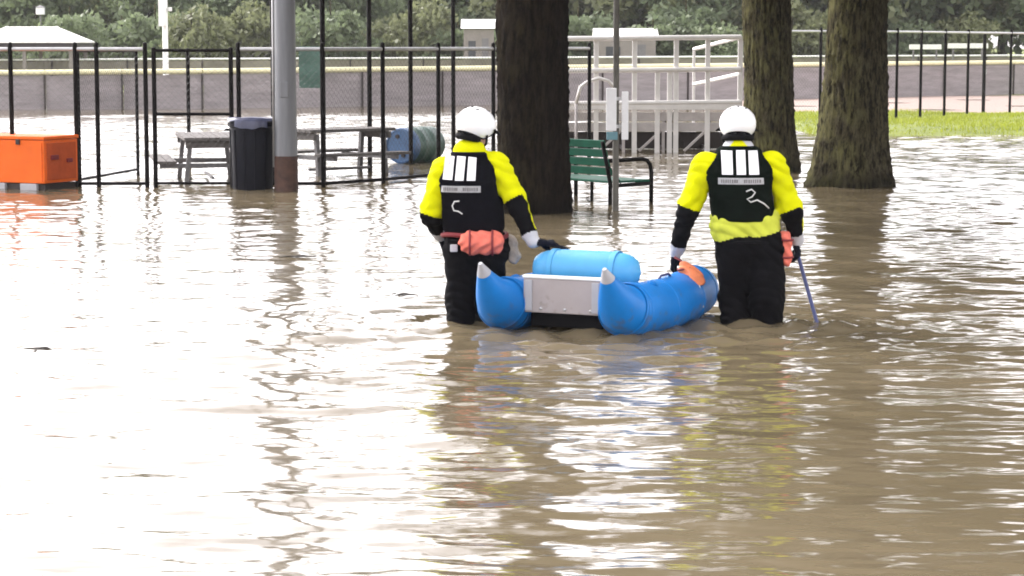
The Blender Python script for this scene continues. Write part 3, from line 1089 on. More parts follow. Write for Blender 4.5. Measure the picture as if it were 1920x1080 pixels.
# ------------------------------------------------------------------ trash can
b = P(474, 355)
g = gz(b.x, b.y)
t = thing('trash_can', 'black round trash can with a pale liner standing against the grey light pole', 'trash can', (b.x, b.y - 0.02, g))
zt = Pd(474, 214, b.y).z - g
R0, R1 = 0.245, 0.285
MB().lathe([(0, -0.02), (R0, -0.02), (R0 + .005, 0.03), (R1, zt - 0.10), (R1 - 0.006, zt - 0.085), (R1 - 0.02, zt - 0.1), (R0 - .01, 0.05), (0, 0.05)], 36).build('body', M['can'], t, smooth=True, sharp=40)
MB().lathe([(R1 + .001, zt - 0.16), (R1 + .022, zt - 0.155), (R1 + .024, zt - 0.11), (R1 + .004, zt - 0.10)], 36).build('rim', M['can'], t, smooth=True, sharp=40)
V = []
mb = MB()
n = 48
pr = []
for k in range(n):
    a = 2 * math.pi * k / n
    d = 0.02 * math.sin(5 * a) + 0.012 * math.sin(11 * a + 1)
    pr.append((a, d))
rows = [(R1 - 0.03, zt - 0.2, 0), (R1 - 0.012, zt - 0.06, .1), (R1 + 0.022, zt - 0.045, .15), (R1 + 0.030, zt - 0.085, .2), (R1 + 0.032, zt - 0.17, .6)]
for r, z, k_ in rows:
    for a, d in pr:
        V.append(((r + 0.2 * d * k_) * math.cos(a), (r + 0.2 * d * k_) * math.sin(a), z + d * k_))
for i in range(len(rows) - 1):
    for k in range(n):
        a_ = 2 * math.pi * k / n
        if i == len(rows) - 2 and not (math.radians(225) < a_ < math.radians(310)):
            continue
        mb.f.append((i * n + k, i * n + (k + 1) % n, (i + 1) * n + (k + 1) % n, (i + 1) * n + k)); mb.mi.append(0)
mb.v = V
mb.build('liner', M['liner'], t, smooth=True)
for k in range(12):
    a = 2 * math.pi * (k + .5) / 12
    MB().bar((math.cos(a) * (R0 + .008), math.sin(a) * (R0 + .008), 0.08), (math.cos(a) * (R1 + .001), math.sin(a) * (R1 + .001), zt - 0.2), 0.025, 0.012, (math.cos(a), math.sin(a), 0.04)).build('rib', M['can'], t)
for s in (-1, 1):
    MB().tube([(s * (R1 + .01), -0.06, zt - .2), (s * (R1 + .055), -0.05, zt - .2), (s * (R1 + .055), 0.05, zt - .2), (s * (R1 + .01), 0.06, zt - .2)], 0.012, 8).build('handle', M['can'], t, smooth=True)

# ------------------------------------------------------------------ orange crate
AL = math.radians(-25)
cr_ = P(84, 357)                       # the near corner
wd_, D = 1.5, 0.72
hx = wd_ / 2
ca, sa = math.cos(AL), math.sin(AL)
t = thing('equipment_crate', 'bright orange steel crate standing on skids at the left edge', 'crate', (cr_.x - hx * ca, cr_.y - hx * sa, 0.0), AL)
zt = Pd(70, 256, cr_.y).z
zb = 0.085
bo = MB().box((0, D / 2, (zb + zt - .05) / 2), (wd_, D, zt - .05 - zb), None, 0.012).build('body', M['orange'], t)
MB().box((0, D / 2, zt - 0.022), (wd_ + .03, D + .03, 0.044), None, 0.012).build('lid', M['orange'], t)
MB().box((0, D / 2, 0.03), (wd_ - .04, D - .06, 0.09)).build('skid_base', M['dark_steel'], t)
for x in (hx - 0.25, 0.0, -hx + 0.25):
    MB().box((x, 0.03, 0.035), (0.26, 0.09, 0.09), None, 0.008).build('skid_block', M['raft_tip'], t)
# pressed panels, vents and latches on the end face
en = MB().box((hx + .002, D / 2, zt - 0.20), (0.02, D - .10, 0.22), None, 0.006).build('end_panel', M['orange_shaded'], t)
MB().box((hx + .002, D / 2, zb + 0.17), (0.02, D - .10, 0.26), None, 0.006).build('end_panel', M['orange_shaded'], t)
MB().box((hx + .018, D * 0.28, zb + 0.33), (0.022, 0.16, 0.06), None, 0.008).build('vent', M['strap_red'], en)
MB().box((hx + .018, D * 0.72, zb + 0.28), (0.022, 0.12, 0.05), None, 0.008).build('vent', M['strap_red'], en)
for x in (hx - 0.04, -0.25):
    MB().box((x, -0.003, (zb + zt) / 2 - .03), (0.022, 0.02, zt - zb - .10), None, 0.004).build('stiffener', M['orange'], t)
for x in (-0.45, 0.35):
    MB().box((x, -0.012, zt - 0.075), (0.06, 0.022, 0.07), None, 0.006).build('hasp', M['dark_steel'], t)

# ------------------------------------------------------------------ picnic tables
def picnic(label, x, y, rot, ztop, W=0.74, L=2.0):
    g = -0.16
    t = thing('picnic_table', label, 'picnic table', (x, y, g), rot)
    zt = ztop - g
    for k in range(5):
        MB().box(((k - 2) * W / 5, 0, zt), (W / 5 - 0.012, L, 0.045), None, 0.006).build('tabletop_plank', M['wood'], t)
    for e in (-1, 1):
        MB().box((0, e * L * 0.44, zt - 0.075), (W - .06, 0.05, 0.095)).build('crosspiece', M['wood'], t)
        MB().box((0, e * L * 0.36, zt * 0.52), (W + 0.62, 0.05, 0.06)).build('seat_beam', M['frame_grey'], t)
        for s in (-1, 1):
            MB().bar((s * (W / 2 - .10), e * L * 0.36 + .05 * e, zt - .05), (s * (W / 2 - .02), e * L * 0.36 + .05 * e, -0.05), 0.06, 0.06, (0, 1, 0)).build('leg', M['frame_grey'], t)
    for s in (-1, 1):
        for k in range(2):
            MB().box((s * (W / 2 + 0.16 + k * .14), 0, zt * 0.52 + .055), (0.13, L, 0.04), None, 0.006).build('seat_plank', M['wood'], t)
    MB().tube([(0, -L * .36, zt * .3), (0, L * .36, zt * .3)], 0.02, 8).build('stretcher', M['frame_grey'], t)
    return t


picnic('grey picnic table behind the closed gate, partly hidden by the trash can', xat(390, 31.0), 31.0, math.radians(12), 0.60, W=0.80)
picnic('grey picnic table behind the fence between light pole and blue drum', xat(636, 32.4), 32.4, math.radians(-50), 0.64, W=0.72, L=1.5)

# ------------------------------------------------------------------ drum lying on its side
c = P(778, 306)
Rd = 0.285
t = thing('plastic_drum', 'blue ended plastic drum lying in the water behind the fence', 'drum', (c.x, c.y + .3, Rd - 0.01))
ax = Vector((0.50, 0.86, 0)).normalized()
prof_end = [(0, -0.44), (Rd * 0.86, -0.44), (Rd * 0.88, -0.455), (Rd * 0.97, -0.45), (Rd, -0.42), (Rd, -0.30)]
MB().lathe(prof_end, 36, (0, 0, 0), ax).build('end_cap', M['drum_blue'], t, smooth=True, sharp=50)
prof = [(Rd, -0.30), (Rd, -0.17), (Rd + .006, -0.15), (Rd + .006, -0.12), (Rd, -0.10), (Rd, 0.12), (Rd + .006, 0.14), (Rd + .006, 0.17), (Rd, 0.19), (Rd, 0.42), (Rd * 0.96, 0.45), (0, 0.45)]
MB().lathe(prof, 36, (0, 0, 0), ax).build('body', M['drum_green'], t, smooth=True, sharp=50)
for s in (-1, 1):
    q = Vector((0, 0, 1)).rotation_difference(ax)
    MB().lathe([(0, -0.47), (0.03, -0.47), (0.035, -0.44)], 12, q @ Vector((s * 0.12, s * 0.1, 0)), ax).build('bung', M['dark_steel'], t, smooth=True, sharp=40)

# ------------------------------------------------------------------ bleachers
YB = 38.9
t = thing('bleachers', 'low aluminium bleachers with guard rails between the two nearest trunks', 'bleachers', (xat(1225, YB), YB, -0.16))
ox, oz = xat(1225, YB), -0.16
Lx = lambda px_, Y=YB: xat(px_, Y) - ox
xl, xr = Lx(1010), Lx(1388)
for z in (1.99, 1.44, 0.87):
    MB().tube([(xl, 0, z - oz - .03), (xr, 0, z - oz)], 0.046, 10).build('guard_rail', M['alu'], t, smooth=True, sharp=40)
for px_ in (1046, 1118, 1190, 1233, 1256, 1268, 1327, 1388):
    MB().box((Lx(px_), 0.06, ((1.44 if px_ in (1233, 1256) else 2.0) - oz) / 2 - .03), (0.085, 0.045, (1.44 if px_ in (1233, 1256) else 2.0) - oz), None, 0.006).build('guard_post', M['alu'], t)
# side guard going away down the rows
for (z0, z1) in ((1.99, 1.78), (1.36, 1.14)):
    MB().tube([(xr, 0.02, z0 - oz), (xr - 0.62, 2.3, z1 - oz)], 0.034, 10).build('side_rail', M['alu'], t, smooth=True, sharp=40)
MB().box((xr - .62, 2.32, (1.8 - oz) / 2), (0.05, 0.05, 1.8 - oz), None, 0.006).build('guard_post', M['alu'], t)
# rows: foot boards and seats stepping down away from the viewer
for r_ in range(4):
    zz = 0.78 - r_ * 0.21 - oz
    yy = 0.32 + r_ * 0.62
    sl = -r_ * 0.15
    MB().box(((xl + xr) / 2 + sl, yy, zz), (xr - xl - .1, 0.25, 0.045), None, 0.008).build('seat_plank', M['alu_dull'], t)
    MB().box(((xl + xr) / 2 + sl, yy + .3, zz - .2), (xr - xl - .1, 0.25, 0.04), None, 0.008).build('foot_plank', M['alu_dull'], t)
MB().box(((xl + xr) / 2, -0.015, 0.80 - oz), (xr - xl, 0.04, 0.12), None, 0.006).build('back_board', M['alu'], t)
for z in (0.62, 0.44):
    MB().box(((xl + xr) / 2, 0.09, z - oz), (xr - xl - .06, 0.03, 0.15), None, 0.004).build('riser_board', M['alu_dull'], t)
for px_ in (1060, 1170, 1245, 1330):
    x = Lx(px_)
    MB().bar((x, 0.12, 0.72 - oz), (x, 0.12, -0.04), 0.05, 0.05, (0, 1, 0)).build('frame_upright', M['alu_dull'], t)
    MB().bar((x - .42, 0.16, 0.02 - oz), (x + .10, 0.16, 0.5 - oz), 0.04, 0.05, (0, 1, 0)).build('frame_brace', M['alu_dull'], t)
    MB().bar((x, 0.18, 0.06 - oz), (x, 2.5, 0.06 - oz), 0.05, 0.05).build('frame_foot', M['dark_steel'], t)
    MB().bar((x + .05, 0.3, 0.62 - oz), (x + .05, 2.4, 0.02 - oz), 0.05, 0.06).build('frame_stringer', M['dark_steel'], t)
MB().box(((xl + xr) / 2, 1.3, 0.16 - oz), (xr - xl - .3, 0.05, 0.30)).build('shade_backing', M['dark_steel'], t)  # sill raised into a dark backing for the shadow under the rows
# bent hand rail at the end behind the sign
hr = [Lx(1080), Lx(1088), Lx(1100), Lx(1122), Lx(1140), Lx(1150)]
hz_ = [0.85, 1.14, 1.22, 1.29, 1.24, 1.14]
MB().tube([(x, -0.12, z - oz) for x, z in zip(hr, hz_)], 0.03, 8).build('bent_hand_rail', M['alu'], t, smooth=True)
MB().tube([(Lx(1080), -0.12, 0.86 - oz), (Lx(1080), -0.12, -.05)], 0.028, 8).build('hand_rail_post', M['alu_dull'], t, smooth=True)

# ------------------------------------------------------------------ slim pole with white panels
b = P(1154, 394)
g = gz(b.x, b.y)
t = thing('sign_pole', 'slim grey pole with two white panels standing in front of the green bench', 'pole', (b.x, b.y, g))
MB().lathe([(0, -0.1), (0.036, -0.1), (0.034, 2.0), (0.03, 4.5), (0.02, 4.6), (0, 4.6)], 14).build('pole', M['slim_pole'], t, smooth=True, sharp=40)
pz0, pz1 = Pd(1145, 262, b.y).z - g, Pd(1145, 165, b.y).z - g
pxl = Pd(1146, 200, b.y).x - b.x
pa = MB().box((pxl, -0.03, (pz0 + pz1) / 2 + .05), (0.115, 0.05, pz1 - pz0 - .1), None, 0.008).build('panel', M['white_panel'], t)
MB().box((pxl + .01, -0.028, pz0 + 0.045), (0.125, 0.055, 0.09), None, 0.008).build('panel_foot', M['teal_print'], pa)
pxr = Pd(1172, 200, b.y).x - b.x
MB().box((pxr, -0.01, (pz0 + pz1) / 2 - .02), (0.075, 0.045, pz1 - pz0 - .04), None, 0.008).build('panel', M['white_panel'], t)
for z in (pz0 + .15, pz1 - .12):
    MB().box((0.01, -0.004, z), (0.2, 0.012, 0.03)).build('bracket', M['galv'], t)
    MB().lathe([(0.037, -.02), (0.042, -.02), (0.042, .02), (0.037, .02)], 14, (0, 0, z)).build('clamp', M['galv'], t, smooth=True, sharp=40)

# ------------------------------------------------------------------ green park bench
b = P(1146, 384)
g = gz(b.x, b.y)
t = thing('park_bench', 'green slatted park bench with black arm frame beside the broad dark trunk', 'bench', (b.x, b.y, g), math.radians(-54))
zs, za, zbk = 0.25 - g, 0.52 - g, 0.74 - g
BL = 1.5
for e in (-0.02, -BL + .02):
    MB().tube([(e, 0.0, -0.05), (e, 0.0, zs), (e, -0.03, zs + .12), (e, -0.12, zbk)], 0.024, 10).build('back_leg', M['black_pipe'], t, smooth=True)
    arm = [(e, 0.62, -0.05), (e, 0.62, za - .16), (e, 0.60, za - .07), (e, 0.55, za - .015), (e, 0.47, za), (e, -0.03, za - .01)]
    MB().tube(arm, 0.025, 10).build('arm_frame', M['black_pipe'], t, smooth=True)
    MB().tube([(e, 0.0, zs - .035), (e, 0.62, zs - .02)], 0.024, 10).build('seat_support', M['black_pipe'], t, smooth=True)
    MB().tube([(e, 0.16, zs), (e, 0.05, zs + .09), (e, -0.02, zs + .2)], 0.014, 8).build('brace', M['black_pipe'], t, smooth=True)
for k in range(5):
    MB().box((-BL / 2, 0.06 + k * 0.118, zs + 0.012), (BL - .01, 0.105, 0.026), None, 0.006).build('seat_slat', M['bench_green'], t)
for k in range(4):
    f = (k + .5) / 4
    R = Matrix.Rotation(math.radians(12), 3, 'X')
    MB().box((-BL / 2, 0.02 - .13 * f, zs + .08 + f * (zbk - zs - .06)), (BL - .01, 0.024, 0.092), R, 0.006).build('back_slat', M['bench_green'], t)
MB().tube([(-BL / 2, 0.3, zs - .03), (-BL / 2, 0.3, -0.05)], 0.02, 8).build('centre_leg', M['black_pipe'], t, smooth=True)


# ------------------------------------------------------------------ signed distance modelling (bodies, clothes)
def cone_d(p, a, b, ra, rb, sy=1.0):
    """distance to a tapered capsule; sy squashes it in y about its axis"""
    a = np.asarray(a, float); b = np.asarray(b, float)
    ab = b - a
    L2 = float(ab @ ab) + 1e-9
    t = np.clip(((p - a) @ ab) / L2, 0, 1)
    c = a + t[:, None] * ab
    q = p - c
    if sy != 1.0:
        q = q * np.array([1, 1 / sy, 1])
    r = ra + (rb - ra) * t
    d = np.linalg.norm(q, axis=1) - r
    return d * min(1.0, sy)


def ell_d(p, c, r):
    q = (p - np.asarray(c, float)) / np.asarray(r, float)
    k = np.linalg.norm(q, axis=1)
    return (k - 1) * min(r)


def surface_nets(fn, lo, hi, h):
    lo, hi = np.asarray(lo, float), np.asarray(hi, float)
    n = np.ceil((hi - lo) / h).astype(int) + 1
    ax = [lo[i] + h * np.arange(n[i]) for i in range(3)]
    G = np.stack(np.meshgrid(*ax, indexing='ij'), -1).reshape(-1, 3)
    # coarse pass: only the neighbourhood of the surface is sampled finely
    bsz = 6
    ax_c = [lo[i] + h * (np.arange(0, n[i], bsz) + (bsz - 1) / 2) for i in range(3)]
    C = np.stack(np.meshgrid(*ax_c, indexing='ij'), -1)
    dc = fn(C.reshape(-1, 3)).reshape(C.shape[:3])
    up = dc.repeat(bsz, 0).repeat(bsz, 1).repeat(bsz, 2)[:n[0], :n[1], :n[2]].reshape(-1)
    v = up.copy()
    near = np.abs(up) < h * bsz * 0.5 * 1.75 * 1.9 + 0.012
    G = G[near]
    vn = np.empty(len(G))
    for s in range(0, len(G), 400000):
        vn[s:s + 400000] = fn(G[s:s + 400000])
    v[near] = vn
    v = v.reshape(n)
    ins = v < 0
    cs = n - 1
    acc = np.zeros((*cs, 3)); cnt = np.zeros(cs)
    I, J, K = np.meshgrid(*[np.arange(c) for c in cs], indexing='ij')
    base = np.stack([I, J, K], -1).astype(float)
    corners = [(i, j, k) for i in (0, 1) for j in (0, 1) for k in (0, 1)]

    def sl(a, c):
        return a[c[0]:c[0] + cs[0], c[1]:c[1] + cs[1], c[2]:c[2] + cs[2]]
    for c in corners:
        for axi in range(3):
            if c[axi] == 0:
                e = list(c); e[axi] = 1
                va, vb = sl(v, c), sl(v, e)
                m = (va < 0) != (vb < 0)
                t = np.where(m, va / np.where(m, va - vb, 1), 0)
                pt = np.array(c, float) + np.zeros((*cs, 3))
                pt[..., axi] += t
                acc += np.where(m[..., None], pt, 0)
                cnt += m
    act = cnt > 0
    idx = -np.ones(cs, dtype=np.int64)
    idx[act] = np.arange(act.sum())
    V = lo + h * (base[act] + acc[act] / cnt[act][:, None])
    Q = []
    for axi in range(3):
        o1, o2 = (axi + 1) % 3, (axi + 2) % 3
        a = np.take(ins, np.arange(n[axi] - 1), axi); b = np.take(ins, np.arange(1, n[axi]), axi)
        m = a != b
        pos = np.argwhere(m)
        ok = (pos[:, o1] > 0) & (pos[:, o2] > 0) & (pos[:, o1] < cs[o1]) & (pos[:, o2] < cs[o2])
        pos = pos[ok]
        flip = b[tuple(pos.T)]
        def cell(d1, d2):
            q = pos.copy(); q[:, o1] -= d1; q[:, o2] -= d2
            return idx[tuple(q.T)]
        c00, c10, c11, c01 = cell(1, 1), cell(0, 1), cell(0, 0), cell(1, 0)
        q = np.stack([c00, c10, c11, c01], -1)
        q[flip] = q[flip][:, ::-1]
        Q.append(q)
    return V, np.concatenate(Q)


def sdf_mesh(name, fn, lo, hi, h, mats, parent, region=None):
    V, Q = surface_nets(fn, lo, hi, h)
    mi = None
    if region is not None:
        mi = region(V[Q].mean(1))
    return mesh_np(name, V, Q, mats, parent, True, mi)


def smin(a, b, k):
    hh = np.clip(0.5 + 0.5 * (b - a) / k, 0, 1)
    return b + (a - b) * hh - k * hh * (1 - hh)


class Body:
    def __init__(self):
        self.pr = []

    def cone(self, a, b, ra, rb, reg, k=0.03, sy=1.0):
        self.pr.append(('c', tuple(a), tuple(b), ra, rb, sy, reg, k)); return self

    def ell(self, c, r, reg, k=0.02):
        self.pr.append(('e', tuple(c), tuple(r), 0, 0, 1, reg, k)); return self

    def one(self, q, p):
        return cone_d(p, q[1], q[2], q[3], q[4], q[5]) if q[0] == 'c' else ell_d(p, q[1], q[2])

    def fn(self, p, sel=None):
        d = None
        for q in self.pr:
            if sel and not sel(q): continue
            e = self.one(q, p)
            d = e if d is None else smin(d, e, q[7])
        return d

    def region(self, p):
        best = np.full(len(p), 1e9); r = np.zeros(len(p), int)
        for q in self.pr:
            e = self.one(q, p)
            m = e < best
            best[m] = e[m]; r[m] = q[6]
        return r

    def bounds(self, pad=0.05):
        lo, hi = np.full(3, 1e9), np.full(3, -1e9)
        for q in self.pr:
            if q[0] == 'c':
                for c, rr in ((q[1], q[3]), (q[2], q[4])):
                    lo = np.minimum(lo, np.array(c) - rr); hi = np.maximum(hi, np.array(c) + rr)
            else:
                lo = np.minimum(lo, np.array(q[1]) - np.array(q[2])); hi = np.maximum(hi, np.array(q[1]) + np.array(q[2]))
        return lo - pad, hi + pad


SKIN, YEL, BLK, CUFF, GLOVE, HEM, HAIR = range(7)


def folds(p, amp):
    """cloth folds: warped waves running round limbs"""
    x, y, z = p[:, 0], p[:, 1], p[:, 2]
    wv = (1 - 2 * np.abs(np.sin(19 * z + 4.5 * np.sin(7 * x + 3 * y) + 2.5 * np.sin(11 * z + 4 * x)))) * 0.6
    wv += 0.4 * (1 - 2 * np.abs(np.sin(31 * z + 17 * x + 4 * np.sin(13 * y + 6 * z))))
    wv += 0.3 * np.sin(27 * x - 31 * z + 8 * np.sin(9 * y + 5 * z))
    return amp * wv


def hand(B, wrist, dirv, palm_n, side, curl=0.6, L=0.19, reg=GLOVE, spread=0.10):
    """palm and five bent fingers. dirv: from wrist to knuckles, palm_n: the way the palm faces,
    side: unit vector towards the thumb"""
    wv, d, pn, sv = Vector(wrist), Vector(dirv).normalized(), Vector(palm_n).normalized(), Vector(side).normalized()
    pl = L * 0.50
    kn = wv + d * pl
    for s in (-0.030, -0.010, 0.012, 0.030):
        B.cone(wv + sv * s * 0.6 + d * 0.01, kn + sv * s, 0.019, 0.017, reg, 0.012)
    for s, ln in ((0.036, 0.92), (0.012, 1.0), (-0.012, 0.95), (-0.035, 0.76)):
        f0 = kn + sv * s
        seg = L * 0.5 * ln / 3 * 1.05
        dd = (d + sv * (s / 0.036) * spread).normalized()
        ang = 0.0
        p0 = f0
        rr = 0.0115
        for j in range(3):
            ang += curl * (0.7, 0.9, 0.7)[j]
            v = dd * math.cos(ang) + pn * math.sin(ang)
            p1 = p0 + v * seg * (1.15, 0.95, 0.8)[j]
            B.cone(p0, p1, rr, rr * 0.92, reg, 0.006)
            p0 = p1; rr *= 0.92
    t0 = wv + d * 0.025 + sv * 0.028
    t1 = t0 + (d * 0.55 + sv * 0.75 + pn * 0.25).normalized() * 0.045
    t2 = t1 + (d * 0.85 + sv * 0.2 + pn * 0.45).normalized() * 0.034
    t3 = t2 + (d * 0.85 - sv * 0.1 + pn * 0.6).normalized() * 0.026
    B.cone(t0, t1, 0.017, 0.0135, reg, 0.01); B.cone(t1, t2, 0.0135, 0.012, reg, 0.005); B.cone(t2, t3, 0.012, 0.010, reg, 0.005)


def head(B, c, yaw, pitch, tilt=0.0):
    """cranium, jaw, nose, brows, ears, lips; facing +Y turned by yaw (positive to the right)"""
    R = (Matrix.Rotation(-yaw, 3, 'Z') @ Matrix.Rotation(pitch, 3, 'X') @ Matrix.Rotation(tilt, 3, 'Y'))
    T = lambda v: Vector(c) + R @ Vector(v)
    B.cone(T((0, -0.018, 0.025)), T((0, 0.02, 0.03)), 0.088, 0.084, HAIR, 0.02)
    B.cone(T((0, 0.03, 0.0)), T((0, 0.045, -0.055)), 0.07, 0.05, SKIN, 0.02)
    B.cone(T((-0.04, 0.02, -0.06)), T((0, 0.075, -0.085)), 0.034, 0.026, SKIN, 0.02)
    B.cone(T((0.04, 0.02, -0.06)), T((0, 0.075, -0.085)), 0.034, 0.026, SKIN, 0.02)
    B.cone(T((0, 0.098, 0.012)), T((0, 0.118, -0.022)), 0.010, 0.014, SKIN, 0.012)
    B.cone(T((-0.025, 0.096, -0.053)), T((0.025, 0.096, -0.053)), 0.010, 0.010, SKIN, 0.008)
    for s in (-1, 1):
        B.cone(T((s * 0.014, 0.098, 0.024)), T((s * 0.05, 0.086, 0.022)), 0.010, 0.010, SKIN, 0.010)
        B.cone(T((s * 0.080, 0.0, 0.015)), T((s * 0.082, 0.004, -0.030)), 0.016, 0.011, SKIN, 0.008)
    return T, R


def helmet_parts(root, T, R, peak=True):
    """shell, brim pad, visor rim, chin strap"""
    Ri = np.array(R.transposed())
    c = np.array(T((0, 0, 0)))
    loc = lambda p: (p - c) @ Ri.T
    def shell(p):
        q = loc(p)
        d = ell_d(q, (0, -0.004, 0.040), (0.122, 0.145, 0.118))
        # lower edge: higher over the brow, lower at the nape, covering the ears
        edge = (-0.035 - 0.012 * np.cos(q[:, 1] * 18)) + 0.055 * smooth01((q[:, 1] - 0.03) / 0.08) - q[:, 2]
        d = np.maximum(d, edge)
        inner = ell_d(q, (0, 0.0, 0.034), (0.104, 0.124, 0.104))
        return np.maximum(d, -inner)
    lo, hi = c - 0.2, c + 0.2
    hm = sdf_mesh('helmet', shell, lo, hi, 0.006, M['helmet'], root)
    # rim
    pts = []
    for k in range(41):
        a = 2 * math.pi * k / 40
        y = math.sin(a) * 0.139; x = math.cos(a) * 0.117
        z = (-0.035 - 0.012 * math.cos(y * 18)) + 0.055 * float(smooth01((y - 0.03) / 0.08))
        k_ = math.sqrt(max(0, 1 - ((z - 0.040) / 0.118) ** 2))
        pts.append(T((math.cos(a) * 0.1215 * k_, math.sin(a) * 0.1445 * k_ - .004, z)))
    MB().tube(pts, 0.0065, 8, caps=False).build('rim', M['rubber'], hm, smooth=True)
    # nape pad (dark) and chin strap
    pad = Body()
    for k in range(-4, 4):
        a0, a1 = math.radians(-90 + k * 16), math.radians(-90 + (k + 1) * 16)
        pad.cone(T((math.cos(a0) * 0.098, math.sin(a0) * 0.108, -0.058)), T((math.cos(a1) * 0.098, math.sin(a1) * 0.108, -0.058)), 0.021, 0.021, 0, 0.01)
    lo, hi = pad.bounds(0.02)
    sdf_mesh('nape_pad', pad.fn, lo, hi, 0.007, M['rubber'], hm)
    for s in (-1, 1):
        MB().tube([T((s * 0.108, 0.01, -0.02)), T((s * 0.092, 0.035, -0.075)), T((s * 0.03, 0.07, -0.118)), T((0, 0.075, -0.121))], 0.008, 8).build('chin_strap', M['rubber'], hm, smooth=True)
    # vents
    for sx in (-0.05, 0, 0.05):
        for sy in (-0.06, 0.03):
            z = 0.040 + 0.118 * math.sqrt(max(0, 1 - (sx / 0.122) ** 2 - ((sy + .004) / 0.145) ** 2))
            b0 = R @ Vector((0.006, 0.02, 0.002))
            q0, q1 = T((sx, sy - 0.018, z - .001)), T((sx, sy + 0.018, z - .0015))
            MB().bar(q0, q1, 0.010, 0.006, R @ Vector((0, 0, 1))).build('vent', M['rubber'], hm)
    if peak:
        V, Q = [], []
        for side in (0, 1):
            for j in range(3):
                for i in range(11):
                    a = math.radians(25 + 13 * i)
                    rr = 1.0 + 0.17 * j
                    V.append(T((math.cos(a) * 0.119 * rr, math.sin(a) * 0.140 * rr, 0.022 - 0.014 * j + 0.018 * math.sin(a) - side * 0.006)))
        for j in range(2):
            for i in range(10):
                q0 = j * 11 + i
                Q += [(q0, q0 + 1, q0 + 12, q0 + 11), (33 + q0, 33 + q0 + 11, 33 + q0 + 12, 33 + q0 + 1)]
        for i in range(10):
            Q.append((22 + i, 23 + i, 56 + i, 55 + i))
        MB().add(V, Q).build('peak', M['rubber'], hm, smooth=True, sharp=40)
    return hm


def vest_parts(root, B, torso_sel, arm_prims, zlo, zhi, mat, bars, band, squig, lean):
    """buoyancy vest: the torso grown outwards, cut at hem, neck and armholes"""
    tors = lambda p: B.fn(p, torso_sel)
    def vf(p):
        d = tors(p) - 0.030 - 0.010 * smooth01((zhi - 0.12 - p[:, 2]) / 0.1)
        # quilted foam blocks
        d = d + 0.005 * np.exp(-((p[:, 2] - (zlo + 0.62 * (zhi - zlo))) / 0.010) ** 2) + 0.004 * np.exp(-((p[:, 2] - (zlo + 0.30 * (zhi - zlo))) / 0.012) ** 2)
        cut = np.maximum(zlo - p[:, 2], p[:, 2] - zhi)
        d = -smin(-d, -cut, 0.018)
        for q in arm_prims:
            d = -smin(-d, cone_d(p, q[0], q[1], q[2], q[3]), 0.012)
        return np.maximum(d, -(tors(p) + 0.004))
    lo, hi = B.bounds(0.08)
    lo[2], hi[2] = zlo - 0.05, zhi + 0.05
    vo = sdf_mesh('vest', vf, lo, hi, 0.009, mat, root)

    def surf_y(x, z):
        """y of the vest's back surface at x, z"""
        ys = np.linspace(lo[1], hi[1], 500)
        pp = np.stack([np.full(500, x), ys, np.full(500, z)], -1)
        d = vf(pp)
        k = np.argmax(d < 0)
        return float(ys[k]) if d[k] < 0 else None

    def patch(name, corners, mat_, th=0.006, nu=6, nv=6, parent=vo):
        """a sewn patch following the back surface; corners: four (x,z)"""
        c = [Vector((a[0], 0, a[1])) for a in corners]
        g = []
        for v in range(nv + 1):
            for u in range(nu + 1):
                fu, fv = u / nu, v / nv
                q = c[0].lerp(c[1], fu).lerp(c[3].lerp(c[2], fu), fv)
                y = surf_y(q.x, q.z)
                g.append([q.x, y, q.z])
        ys = [q[1] for q in g if q[1] is not None]
        if not ys: return None
        my = sum(ys) / len(ys)
        V = [(q[0], (q[1] if q[1] is not None else my) - th, q[2]) for q in g] + [(q[0], (q[1] if q[1] is not None else my) + 0.004, q[2]) for q in g]
        n1 = (nu + 1) * (nv + 1)
        Q = []
        for v in range(nv):
            for u in range(nu):
                a = v * (nu + 1) + u
                Q.append((a, a + 1, a + nu + 2, a + nu + 1))
        ring = [u for u in range(nu)] + [nu + v * (nu + 1) for v in range(nv)] + [n1 - 1 - u for u in range(nu)] + [nv * (nu + 1) - v * (nu + 1) for v in range(nv)]
        for i in range(len(ring)):
            a, b = ring[i], ring[(i + 1) % len(ring)]
            Q.append((b, a, a + n1, b + n1))
        return MB().add(V, Q).build(name, mat_, parent, smooth=True, sharp=50)
    for bq in bars:
        patch('reflective_bar', bq, M['reflect'])
    bd = patch('reflective_band', band, M['reflect_grey'], nu=14, nv=2)
    # the worn, unreadable lettering on the band: small dark blocks
    x0, x1 = band[0][0], band[1][0]
    z0, z1 = band[0][1], band[3][1]
    rg = random.Random(4)
    for w0, w1 in ((0.06, 0.43), (0.55, 0.94)):
        nb = 8
        for i in range(nb):
            u0 = w0 + (w1 - w0) * i / nb; u1 = u0 + (w1 - w0) / nb * rg.uniform(0.4, 0.8)
            zc = (z0 + z1) / 2; hh = (z1 - z0) * 0.26
            X0, X1 = x0 + (x1 - x0) * u0, x0 + (x1 - x0) * u1
            patch('letter_mark', [(X0, zc - hh), (X1, zc - hh), (X1, zc + hh), (X0, zc + hh)], M['frame_grey'], 0.0085, 1, 1)
    # cord on the lower back
    pts = []
    for x, z in squig:
        y = surf_y(x, z)
        if y is not None: pts.append((x, y - 0.006, z))
    if len(pts) > 2:
        MB().tube(pts, 0.0048, 8).build('cord', M['rope'], vo, smooth=True)
    return vo, surf_y, patch


